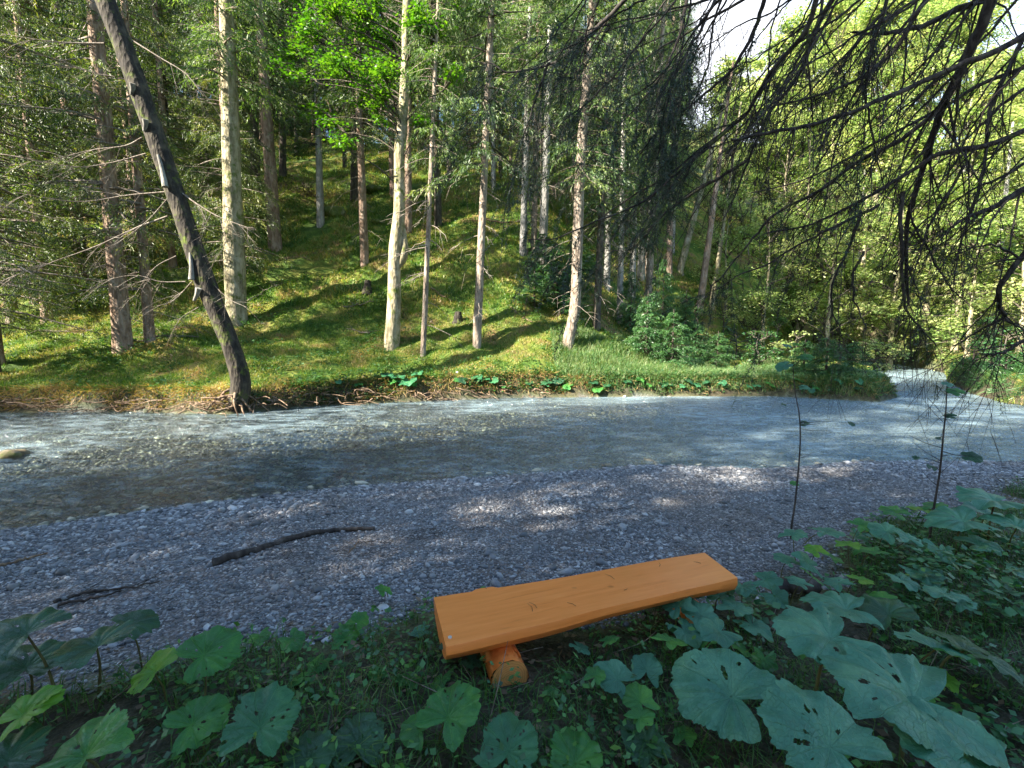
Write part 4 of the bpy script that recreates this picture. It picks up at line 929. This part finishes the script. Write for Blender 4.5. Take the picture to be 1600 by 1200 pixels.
stick([(85,947),(140,932),(195,925),(250,915)], .012, 'thin dark stick on the gravel above the left foreground leaves', sub=4)
stick([(90,952),(150,938),(190,930)], .01, 'thinner twig lying against the dark stick at lower left', sub=2)
stick([(-20,893),(30,880),(76,869)], .016, 'brown stick entering from the left edge on the gravel', mat='root')
stick([(545,868),(556,856),(562,848)], .006, 'tiny pale twig below the driftwood branch tip', mat='root', sub=3)
m = MB(); r = np.random.default_rng(15)
for q in range(300):       # line of flotsam twigs
    px = r.uniform(560, 1010); py = 868-(px-560)*.16+r.normal(0, 5); 
    if q > 210: px, py = r.uniform(400, 620), r.normal(885, 12)
    if py > 900: continue
    b = onz(px, py, 0.0); z = tz(b[0], b[1]); az = r.normal(.2, .6); l = r.uniform(.02, .10); a0 = np.array([b[0], b[1], z+.02])
    m.tubes(np.stack([a0, a0+[l*.5*math.cos(az), l*.5*math.sin(az), .008], a0+[l*math.cos(az), l*math.sin(az), 0]]), np.full(3, r.uniform(.001, .0026)), 3, r.random())
tag(m.build('flotsam', MAT['driftwood']), 'thin line of dark washed up twigs across the gravel', 'twigs', kind='stuff')

# ------------------------------------------------------------------ butterbur leaves
def bbmat(name, base, dark, light, trans=.25, rough=.42):
    m, nt, out = newmat(name)
    lp = attr(nt, 'lp', True); sep = N(nt, 'ShaderNodeSeparateXYZ'); nt.links.new(lp, sep.inputs[0])
    ang = math_(nt, 'ARCTAN2', sep.outputs[1], sep.outputs[0])
    n = noise(nt, 7, 5, .65); n2 = noise(nt, 26, 4, .6)
    tri = math_(nt, 'ABSOLUTE', math_(nt, 'SINE', math_(nt, 'ADD', math_(nt, 'MULTIPLY', ang, 5.5), math_(nt, 'MULTIPLY', math_(nt, 'SUBTRACT', n, .5), .9))))
    rad = math_(nt, 'SQRT', math_(nt, 'ADD', math_(nt, 'MULTIPLY', sep.outputs[0], sep.outputs[0]), math_(nt, 'MULTIPLY', sep.outputs[1], sep.outputs[1])))
    # main veins get thinner outwards
    vein = ramp(nt, math_(nt, 'DIVIDE', tri, math_(nt, 'DIVIDE', .06, math_(nt, 'ADD', rad, .05))), [(.15, (1, 1, 1)), (.75, (0, 0, 0))])
    v = N(nt, 'ShaderNodeTexVoronoi', feature='DISTANCE_TO_EDGE'); v.inputs['Scale'].default_value = 11; nt.links.new(lp, v.inputs['Vector'])
    net = ramp(nt, v.outputs['Distance'], [(.0, (1, 1, 1)), (.09, (0, 0, 0))])
    c = ramp(nt, math_(nt, 'ADD', math_(nt, 'MULTIPLY', n, .8), math_(nt, 'MULTIPLY', noise(nt, 2.1, 3, obj=False), .3)), [(.36, dark), (.55, base), (.72, light)])
    c = mixc(nt, math_(nt, 'MULTIPLY', vein, .6), c, tuple(min(1, q*1.5+.02) for q in light))
    c = mixc(nt, math_(nt, 'MULTIPLY', net, .06), c, light)
    c = mixc(nt, ramp(nt, math_(nt, 'ADD', math_(nt, 'MULTIPLY', rad, .55), n2), [(1.14, (0, 0, 0)), (1.22, (.9, .9, .9))]), c, (.12, .075, .03))
    h = math_(nt, 'SUBTRACT', math_(nt, 'MULTIPLY', n2, .25), math_(nt, 'ADD', vein, math_(nt, 'MULTIPLY', net, .16)))
    p = prin(nt, None, c, rough, bump(nt, h, .012, .7), .5)
    t = N(nt, 'ShaderNodeBsdfTranslucent'); nt.links.new(mixc(nt, 1.0, c, (1.3, 1.6, .5), 'MULTIPLY'), t.inputs[0])
    x = N(nt, 'ShaderNodeMixShader'); x.inputs[0].default_value = trans
    nt.links.new(p.outputs[0], x.inputs[1]); nt.links.new(t.outputs[0], x.inputs[2]); nt.links.new(x.outputs[0], out.inputs[0]); return m
MAT['bb_teal'] = bbmat('leaf_teal', (.055, .20, .12), (.03, .125, .08), (.11, .29, .17))
MAT['bb_green'] = bbmat('leaf_green', (.045, .20, .045), (.025, .12, .03), (.12, .34, .05), .35)
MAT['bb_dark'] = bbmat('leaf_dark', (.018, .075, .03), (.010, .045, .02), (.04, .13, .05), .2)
MAT['bb_yellow'] = bbmat('leaf_yellowgreen', (.13, .33, .03), (.07, .21, .03), (.26, .42, .05), .4)
MAT['bb_mid'] = bbmat('leaf_bluegreen', (.04, .17, .075), (.02, .10, .045), (.09, .27, .10), .3)
MAT['stalk'] = barkmat('leaf_stalk', (.05, .03, .02), (.10, .10, .04), (.16, .16, .07), 0, 20, .002)
def leaf_blade(seed, Rl, holes=5, sinus=.55, teeth=34, cup=.18, nr=16, na=88, elong=1.15, eaten=.0, lobes=0):
    """kidney shaped blade, stalk joins at the origin, tip towards +x; holes eaten out"""
    r = np.random.default_rng(seed); th = np.linspace(-math.pi+.02, math.pi-.02, na)
    rr = 1.0+.12*np.cos(th)*elong+.10*np.cos(2*th)
    sn = np.exp(-((np.abs(th)-math.pi)/sinus)**2); rr *= (1-.80*sn); rr *= 1+.28*np.exp(-((np.abs(th)-2.45)/.38)**2)
    rr *= 1+.03*np.abs(np.sin(th*teeth/2))+.03*np.sin(th*7+r.uniform(0, 6))+.02*np.sin(th*13+r.uniform(0, 6))+.018*r.normal(0, 1, na)
    if lobes: rr *= 1-.16*np.abs(np.sin(th*lobes/2+r.uniform(0, .4)))**3
    if eaten > 0:
        for q in range(int(eaten)):
            c = r.uniform(-2.4, 2.4); rr *= 1-r.uniform(.05, .08+.022*eaten)*np.exp(-((th-c)/r.uniform(.03, .08))**2)
    s = np.linspace(0, 1, nr)**.85
    X = (s[:, None]*rr[None]*np.cos(th)[None]); Y = (s[:, None]*rr[None]*np.sin(th)[None])
    rad = np.hypot(X, Y); p1 = r.uniform(0, 6)
    Z = cup*rad**1.6*(.55+.45*np.sin(th*2+p1))[None]-.20*(rad**2.6)*(.45+.55*np.maximum(0, np.cos(th)))[None]+.05*rad**2*np.sin(th*7+p1*2)[None]*s[:, None]+.03*rad**2*np.sin(th*12+p1)[None] - .10*np.exp(-(rad/.25)**2) + .045*rad**.8*np.abs(np.sin(th*5.5))[None]+.025*np.sin(X*9+p1)*np.sin(Y*8+p1*3)*rad
    V = np.stack([X, Y, Z], -1).reshape(-1, 3)
    i, j = np.meshgrid(np.arange(nr-1), np.arange(na-1), indexing='ij'); b = (i*na+j).ravel()
    Q = np.stack([b, b+1, b+na+1, b+na], 1)
    C = V[Q].mean(1); keep = np.ones(len(Q), bool)
    for q in range(holes):
        a = r.uniform(-2.3, 2.3); d_ = r.uniform(.3, .95); c = np.array([math.cos(a), math.sin(a)])*d_
        e = (C[:, :2]-c); sz = r.uniform(.02, .055); rot = np.array([[math.cos(a), math.sin(a)], [-math.sin(a), math.cos(a)]]); e = e@rot.T
        keep &= ((e[:, 0]/(sz*1.6))**2+(e[:, 1]/sz)**2+r.normal(0, .15, len(e))) > 1
    m = MB(); m.add(V*Rl, Q[keep], None, r.random()); return m, V
def orient(nrm, heading):
    z = Vector(nrm).normalized(); x = Vector((math.cos(heading), math.sin(heading), 0)); y = z.cross(x).normalized(); x = y.cross(z)
    return Matrix((x, y, z)).transposed().to_euler()
_ls = [500]
def butterbur(px, py, wpx, z, nrm, head, mat, label, holes=6, eaten=2, group='large butterbur leaves in the foreground', name='butterbur_leaf', lobes=0, cup=.18, lift_z=None, st=True, sinus=.55):
    _ls[0] += 7; wpx = wpx*(.80 if px < 900 else .93); c = onz(px, py, z); dist = np.linalg.norm(c-[0, 0, CAMZ]); Rl = wpx/FPX*dist*.5/np.linalg.norm(ray(px, py))*.88
    gzz = tz(c[0], c[1]); root = empty(name, (c[0], c[1], gzz))
    m, V = leaf_blade(_ls[0], Rl, holes, sinus, 34, cup, eaten=eaten, lobes=lobes, nr=26 if wpx > 70 else 9, na=150 if wpx > 70 else 56)
    o = m.build('leaf_blade', MAT[mat], root, uv=V); o.location = (0, 0, z-gzz); o.rotation_euler = orient(nrm, head)
    if st:
        r_ = np.random.default_rng(_ls[0]); s = MB(); bx, by = r_.normal(0, .05, 2); h = z-gzz
        s.tubes(curve([(bx, by+.05, -.03), (bx*.5, by*.5+.04, h*.5), (0, 0, h-.10*Rl)], 8), np.linspace(.008, .005, 8)*min(1.2, max(.4, Rl/.18)), 6); s.build('stalk', MAT['stalk'], root)
    tag(root, label, 'leaf', group); return root
UP = (0, 0, 1)
LV = [
(1143,1083,185,.42,(-.25,-.25,1),2.3,'bb_teal','big teal leaf right of the bench, tip pointing up left',5,2),
(1300,992,165,.52,(.1,-.12,1),3.3,'bb_teal','flat teal leaf with a brown rim above the right foreground leaves',4,2),
(1300,1162,205,.50,(.05,-.35,1),2.2,'bb_teal','pale teal leaf cut by the bottom edge, gnawed along its top',9,4),
(1432,1088,250,.48,(.2,-.2,1),3.0,'bb_teal','widest teal leaf at lower right with rows of holes',8,4),
(1520,1178,210,.42,(.25,-.3,1),2.8,'bb_teal','teal leaf in the bottom right corner under the widest one',4,3),
(1462,1010,120,.45,(.2,.2,1),.2,'bb_teal','bluish leaf turned away behind the widest teal leaf',2,2),
(1508,1012,130,.40,(.3,.1,1),-.4,'bb_dark','dull dark blue green leaf at the right behind the others',2,2),
(1322,948,115,.42,(.1,.0,1),2.9,'bb_teal','bluish leaf above the flat teal leaf',2,1),
(1388,958,90,.38,(-.3,-.1,1),1.4,'bb_dark','small drooping dark blue leaf right of the bluish one',2,2),
(700,1118,135,.40,(-.15,-.35,1),1.0,'bb_green','bright green holed leaf below the bench support',7,3),
(655,1140,80,.34,(-.3,-.3,1),2.6,'bb_green','green leaf joined left of the bright green holed one',3,3),
(795,1172,135,.36,(.05,-.35,1),1.3,'bb_mid','pitted green leaf at the bottom edge below the bench',12,3),
(405,1135,155,.42,(.1,-.35,1),1.6,'bb_mid','ragged teal green leaf at lower left centre',9,7),
(130,1178,190,.45,(-.2,-.3,1),2.5,'bb_green','glossy leaf at the bottom left edge, half yellow green',4,4),
(300,1130,120,.36,(.2,-.3,1),.9,'bb_green','mid green leaf between the ragged and the glossy leaf',4,5),
(240,1048,110,.42,(-.45,-.35,1),2.7,'bb_yellow','left lobe of the brown blotched leaf, yellow green rim',5,3),
(318,1022,120,.46,(.25,-.4,1),.9,'bb_green','brown blotched leaf standing over the gravel at left',7,4),
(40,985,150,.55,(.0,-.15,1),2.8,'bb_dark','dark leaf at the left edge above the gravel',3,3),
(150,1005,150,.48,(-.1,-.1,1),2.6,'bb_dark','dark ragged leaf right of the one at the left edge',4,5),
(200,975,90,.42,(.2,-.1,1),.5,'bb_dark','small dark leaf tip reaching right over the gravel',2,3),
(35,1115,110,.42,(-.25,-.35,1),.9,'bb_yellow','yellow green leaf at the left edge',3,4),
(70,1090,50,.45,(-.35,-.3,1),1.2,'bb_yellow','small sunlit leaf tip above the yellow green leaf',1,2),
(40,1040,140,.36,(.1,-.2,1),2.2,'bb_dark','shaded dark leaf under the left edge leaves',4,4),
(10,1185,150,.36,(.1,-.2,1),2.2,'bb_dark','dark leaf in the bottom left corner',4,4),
(1555,780,95,.55,(.1,-.1,1),3.0,'bb_teal','bluish leaf high at the right edge beside the gravel',3,3),
(1505,812,90,.45,(-.1,-.15,1),2.9,'bb_teal','flat bluish leaf at right above the dark hollow',3,3),
(1590,820,80,.45,(.1,-.2,1),2.4,'bb_teal','leaf cut by the right edge, lower of three',3,3),
(1540,800,70,.40,(.1,-.2,1),.4,'bb_teal','small leaf between the three at the right edge',2,3),
(1220,1085,70,.26,(.2,-.3,1),2.0,'bb_dark','small dark leaf between the big teal leaf and the flat one',2,2),
(560,1165,120,.30,(.1,-.3,1),1.8,'bb_dark','dark leaf at the bottom edge left of the bright green one',4,4),
(480,1190,110,.32,(.1,-.3,1),1.5,'bb_dark','dark leaf at the bottom edge below the ragged one',4,4),
(900,1190,110,.30,(.1,-.3,1),1.5,'bb_green','shaded leaf at the bottom edge right of the pitted one',4,4),
(1010,1165,90,.28,(.1,-.3,1),1.9,'bb_dark','dark leaf at the bottom edge left of the big teal leaf',4,4),
]
for a in LV: butterbur(*a)
# medium leaves with cut margins around the bench and on the right slope
GM = 'medium lobed leaves round the bench'
MED = [(540,995,60,'bb_green'),(455,998,55,'bb_green'),(405,993,48,'bb_green'),(560,970,45,'bb_green'),(600,922,36,'bb_green'),(660,985,40,'bb_teal'),(500,1035,50,'bb_green'),(470,1060,50,'bb_green'),(590,1050,45,'bb_green'),(640,1062,48,'bb_green'),
(735,1030,45,'bb_dark'),(690,1060,55,'bb_green'),(1045,1000,60,'bb_green'),(965,1060,70,'bb_teal'),(1010,1045,60,'bb_teal'),(1000,1095,60,'bb_green'),(930,1055,40,'bb_green'),(905,1010,35,'bb_teal'),(950,1000,35,'bb_green'),
(1060,945,60,'bb_teal'),(1095,960,65,'bb_teal'),(1030,930,45,'bb_teal'),(1125,930,55,'bb_teal'),(1085,925,40,'bb_teal'),(1150,950,60,'bb_teal'),(1125,985,70,'bb_teal'),(1175,975,60,'bb_teal'),(1160,915,45,'bb_teal'),(1195,905,45,'bb_teal'),(1070,985,55,'bb_teal'),(1100,1000,50,'bb_green'),
(1230,875,45,'bb_teal'),(1265,880,50,'bb_teal'),(1240,835,45,'bb_teal'),(1290,830,50,'bb_teal'),(1325,850,45,'bb_yellow'),(1300,870,40,'bb_green'),(1345,905,40,'bb_yellow'),(1275,860,35,'bb_yellow'),(1365,860,55,'bb_green'),(1385,830,50,'bb_teal'),(1420,840,45,'bb_teal'),(1400,800,42,'bb_green'),(1440,795,40,'bb_yellow'),(1460,790,40,'bb_green'),(1345,820,36,'bb_green'),(1440,895,60,'bb_teal'),(1475,925,60,'bb_teal'),(1500,940,45,'bb_teal'),(1410,905,50,'bb_teal'),(1580,925,45,'bb_teal'),(1560,930,40,'bb_teal'),(1595,890,45,'bb_teal'),(1475,1060,40,'bb_yellow'),(1500,1025,35,'bb_yellow'),(1530,850,60,'bb_teal'),(1470,860,50,'bb_teal'),(1310,910,45,'bb_teal'),(1380,935,40,'bb_green'),(1210,930,45,'bb_teal'),(1250,910,40,'bb_teal'),(1270,900,40,'bb_green'),(1195,1030,45,'bb_green'),(1155,1010,40,'bb_green'),(1000,1120,50,'bb_green'),(1070,1150,45,'bb_green'),(860,1080,35,'bb_green'),(885,1060,30,'bb_green')]
r = np.random.default_rng(91)
nm_c = {'bb_teal': 'bluish green', 'bb_green': 'mid green', 'bb_yellow': 'yellow green', 'bb_dark': 'dark green'}
for (px, py, wpx, mt) in MED:
    z = .26+r.uniform(0, .14) if px > 900 else .22+r.uniform(0, .08)
    lab = '%s lobed leaf %s' % (nm_c[mt], 'on the slope right of the bench' if px > 1180 else ('over the right end of the bench' if (px > 1010 and py < 1010) else ('in front of the bench' if px > 690 else 'left of the bench at the gravel edge')))
    butterbur(px, py, wpx*1.05, z, (r.normal(0, .25), r.normal(-.15, .2), 1), r.uniform(0, 6.28), mt, lab, 1, 1, GM, 'lobed_leaf', 5, .1, sinus=.4)
# butterbur along the far bank edge
for q, (px, py, wpx) in enumerate([(605,598,18),(622,592,20),(640,600,22),(652,590,16),(630,608,18),(745,600,16),(758,596,14),(770,602,14),(855,602,16),(872,600,18),(888,604,14),(925,605,14),(945,603,13),(1000,598,12),(1035,604,12),(1100,606,12),(1180,604,12),(1250,606,12),(1310,608,12),(1340,612,12)]+[(int(q_), 606, int(w_)) for q_, w_ in zip(np.random.default_rng(2).uniform(480, 1370, 24), np.random.default_rng(3).uniform(8, 16, 24))]):
    gp = ong(px, py+r.uniform(0, 12)); z = gp[2]+.22
    c = gp; dist = c[1]; Rl = wpx/FPX*dist*.6; root = empty('butterbur_leaf', c); _ls[0] += 3
    m, V = leaf_blade(_ls[0], Rl, 0, .5, 20, .15, 7, 40); o = m.build('leaf_blade', MAT[r.choice(['bb_mid', 'bb_green', 'bb_dark'])], root, uv=V); o.location = (0, 0, .22); o.rotation_euler = orient((r.normal(0, .2), r.uniform(-.8, -.2), 1), r.uniform(0, 6.28))
    s = MB(); s.tubes(np.array([(0, 0, -.1), (.01, .02, .1), (0, 0, .21)]), np.array([.01, .008, .006]), 5); s.build('stalk', MAT['stalk'], root)
    tag(root, 'small butterbur leaf on the edge of the far bank', 'leaf', 'butterbur leaves along the far bank')

# ------------------------------------------------------------------ two thin saplings
def sapling(pp, Y, w, lvs, tws, label):
    P0 = at(*pp[0], Y); t = empty('sapling', (P0[0], P0[1], tz(P0[0], P0[1]))); O = np.array(t.location)
    W3 = [at(px, py, Y+.03*i) for i, (px, py) in enumerate(pp)]
    P = curve(W3, 30); P = np.vstack([[O[0], O[1], O[2]-.05], P]) if P[0][2] > O[2]+.03 else P
    m = MB(); n = len(P); m.tubes(P-O, w*(1-.65*np.linspace(0, 1, n)), 6, .5)
    for (a, b_) in tws:
        a3, b3 = at(*a, Y+.1), at(*b_, Y+.2); m.tubes(curve([a3, (a3+b3)/2+[0, 0, -.01], b3], 6)-O, w*.32*(1-.6*np.linspace(0, 1, 6)), 4)
    for (px, py, wp, mt) in lvs:
        c = at(px, py, Y+.1); k_ = int(np.argmin(np.linalg.norm(P-c, axis=1))); m.tubes(curve([P[k_], (P[k_]+c)/2+[0, 0, .012], c], 6)-O, np.linspace(.0024, .0012, 6), 4)
    m.build('stem', MAT['driftwood'], t)
    for (px, py, wp, mt) in lvs:
        c = at(px, py, Y+.1); Rl = wp/FPX*Y*.5; _ls[0] += 3; m, V = leaf_blade(_ls[0], Rl, 0, .15, 16, .1, 6, 32, 2.2)
        o = m.build('leaf', MAT[mt], t, uv=V); o.location = tuple(c-O); o.rotation_euler = orient((r.normal(0, .4), -.5, 1), r.uniform(0, 6.28))
    tag(t, label, 'sapling', 'thin saplings standing before the stream')
sapling([(1237,820),(1243,780),(1250,700),(1249,650),(1242,610),(1239,572)], 3.6, .008, [(1227,570,22,'bb_teal'),(1262,558,22,'bb_green'),(1255,605,14,'bb_teal'),(1258,660,12,'bb_dark'),(1254,664,10,'bb_dark'),(1225,632,9,'bb_dark'),(1330,661,10,'bb_dark'),(1243,538,12,'bb_yellow'),(1268,609,10,'bb_teal'),(1243,755,12,'bb_green'),(1230,540,14,'bb_teal'),(1194,728,9,'bb_dark')],
    [((1250,665),(1310,655)),((1252,715),(1272,705)),((1249,670),(1300,672)),((1248,700),(1262,705))], 'thin bare sapling with a few top leaves, left of two before the stream')
sapling([(1449,880),(1455,820),(1468,740),(1474,680),(1478,640),(1479,612)], 3.4, .0095, [(1487,650,14,'bb_dark'),(1515,713,24,'bb_dark'),(1456,730,16,'bb_dark'),(1495,612,22,'bb_green'),(1430,715,9,'bb_dark'),(1468,685,8,'bb_dark'),(1480,600,16,'bb_teal')],
    [((1474,660),(1440,620)),((1472,700),(1420,680)),((1470,720),(1425,690)),((1468,740),(1505,705)),((1480,650),(1492,640)),((1466,760),(1440,735)),((1472,705),(1515,713))], 'thin bare sapling with wiry side twigs, right of two before the stream')

# ------------------------------------------------------------------ near-bank ground cover, grass, litter (stuff)
r = np.random.default_rng(61)
nearveg = lambda x, y: (vegmask(x, y)+vnoise(x, y, 2.2)*.5 > .12) & (np.abs(x) < 1.3*y+.6)
inb = lambda x, y: (np.hypot(x-sc_[0], y-sc_[1]-.1) > .2) & ~inpoly(x, y, np.array([FL[:2], FRr[:2], BRr[:2], BL[:2]]))
x, y = scatter(160000, -4, 8, .9, 6.2, lambda x, y: nearveg(x, y) & (r.random(len(x)) < np.clip(1.4-.10*np.hypot(x, y), .35, 1)) & (vnoise(x, y, 2.6)+.5*vnoise(x, y, 6) > -.10))
keep = r.random(len(x)) < .50; x, y = x[keep], y[keep]; n = len(x); az = r.uniform(0, 6.283, n)
D = unit(np.stack([np.cos(az), np.sin(az), r.normal(.1, .35, n)], 1)); S = unit(np.cross(D, np.array([0, 0, 1])+r.normal(0, .4, (n, 3))))
zz = terrain(x, y)+r.uniform(.0, .13, n)*(.4+1.2*np.clip(vnoise(x, y, 1.3)+.5, 0, 1)); zz = np.where(inb(x, y), zz, np.minimum(zz, terrain(x, y)-.0+.01))
m = MB(); m.leaves(np.stack([x, y, zz], 1), D, S, r.uniform(.012, .045, n), r.uniform(.010, .03, n), np.clip(r.random(n)*.8+.3*vnoise(x, y, 3.), 0, 1))
tag(m.build('ground_cover', MAT['cover'], smooth=False), 'small leaved ground cover over the dark soil of the near bank', 'ground cover', kind='stuff')
x, y = scatter(90000, -4, 8, .9, 6, lambda x, y: nearveg(x, y) & inb(x, y) & (vnoise(x, y, 1.5)+.4*vnoise(x, y, 6) > np.where(x > 1.8, -.15, .02)))
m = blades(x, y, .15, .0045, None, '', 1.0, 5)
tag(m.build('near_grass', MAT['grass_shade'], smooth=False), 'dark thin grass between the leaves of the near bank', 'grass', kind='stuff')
x, y = scatter(26000, .9, 8, 1.6, 6.4, lambda x, y: nearveg(x, y) & inb(x, y) & (vnoise(x, y, 2.1)+.5*vnoise(x, y, 5) > .17))
n = len(x); az = r.uniform(0, 6.283, n); D = unit(np.stack([np.cos(az), np.sin(az), r.normal(.0, .25, n)], 1)); m = MB()
m.leaves(np.stack([x, y, terrain(x, y)+.03+.22*np.clip(vnoise(x, y, 1.3)+.5, 0, 1)*r.uniform(.3, 1, n)], 1), D, unit(np.cross(D, np.array([0, 0, 1])+r.normal(0, .3, (n, 3)))), r.uniform(.03, .07, n), r.uniform(.025, .05, n), r.random(n))
tag(m.build('low_herbs', MAT['herb'], smooth=False), 'bluish green low herbs covering the slope right of the bench', 'ground cover', kind='stuff')
# leaf litter
x, y = scatter(9000, -4, 8, .9, 6, lambda x, y: (vegmask(x, y)+vnoise(x, y, 2.2)*.5 > -.15) & (np.abs(x) < 1.3*y+.6)); n = len(x); az = r.uniform(0, 6.283, n)
D = unit(np.stack([np.cos(az), np.sin(az), r.normal(.0, .25, n)], 1)); m = MB()
m.leaves(np.stack([x, y, terrain(x, y)+.012], 1), D, unit(np.cross(D, np.array([0, 0, 1])+r.normal(0, .3, (n, 3)))), r.uniform(.02, .055, n), r.uniform(.012, .035, n), r.random(n))
MAT['litter'] = leafmat('litter', [(.15, (.03, .02, .016)), (.5, (.09, .06, .04)), (.9, (.24, .17, .11))], .1, .7)
tag(m.build('leaf_litter', MAT['litter'], smooth=False), 'brown leaf litter scattered on the dark soil', 'litter', kind='stuff')
# dry stems
m = MB()
for q in range(70):
    px, py = r.uniform(20, 1590), r.uniform(940, 1190); b = onz(px, py, .18)
    if vegmask(np.array([b[0]]), np.array([b[1]]))[0] < 0: continue
    az = r.uniform(0, 6.28); l = r.uniform(.08, .35); a0 = np.array([b[0], b[1], tz(b[0], b[1])+.01]); e = a0+np.array([math.cos(az)*l*.7, math.sin(az)*l*.4, r.uniform(.02, .8)*l])
    m.tubes(curve([a0, (a0+e)/2+r.normal(0, .015, 3), e], 6), np.linspace(.0028, .001, 6), 4, r.random())
tag(m.build('dry_stems', MAT['twig']), 'pale dry stems standing among the foreground leaves', 'dry stems', kind='stuff')
# rotten wood chunk right of the bench
b = ong(1240, 938); m = MB(); P = curve([b+[-.12, 0, .06], b+[0, .02, .075], b+[.16, .03, .06]], 10)-b; m.tubes(P, .045*(1+np.random.default_rng(2).normal(0, .12, 10)), 10, .5, True)
o = m.build('rotten_log', MAT['driftwood']); o.location = b; tag(o, 'short dark rotten log on the ground right of the bench', 'log')

# ------------------------------------------------------------------ labels: where look-alikes are few, tell them apart by their place in the row
bpy.context.view_layer.update()
_o1 = ['', 'first', 'second', 'third', 'fourth', 'fifth', 'sixth', 'seventh', 'eighth', 'ninth', 'tenth', 'eleventh', 'twelfth', 'thirteenth', 'fourteenth', 'fifteenth', 'sixteenth', 'seventeenth', 'eighteenth', 'nineteenth']
_tens = {2: 'twenty', 3: 'thirty', 4: 'forty', 5: 'fifty'}; _tth = {2: 'twentieth', 3: 'thirtieth', 4: 'fortieth', 5: 'fiftieth'}
ORD = [(_o1[k] if k < 20 else (_tth[k//10] if k % 10 == 0 else _tens[k//10]+' '+_o1[k % 10]))+' from left' for k in range(60)]; ORD[1] = 'leftmost'
byl = {}
for o in COL.objects:
    if o.parent is None and 'label' in o.keys() and o.location.y > .5 and abs(o.location.x) < 1.3*o.location.y: byl.setdefault(o['label'], []).append(o)
for lab, L_ in byl.items():
    if 1 < len(L_) <= 56:
        L_.sort(key=lambda o: o.location.x/o.location.y)
        for i, o in enumerate(L_): o['label'] = lab+', '+ORD[i+1]
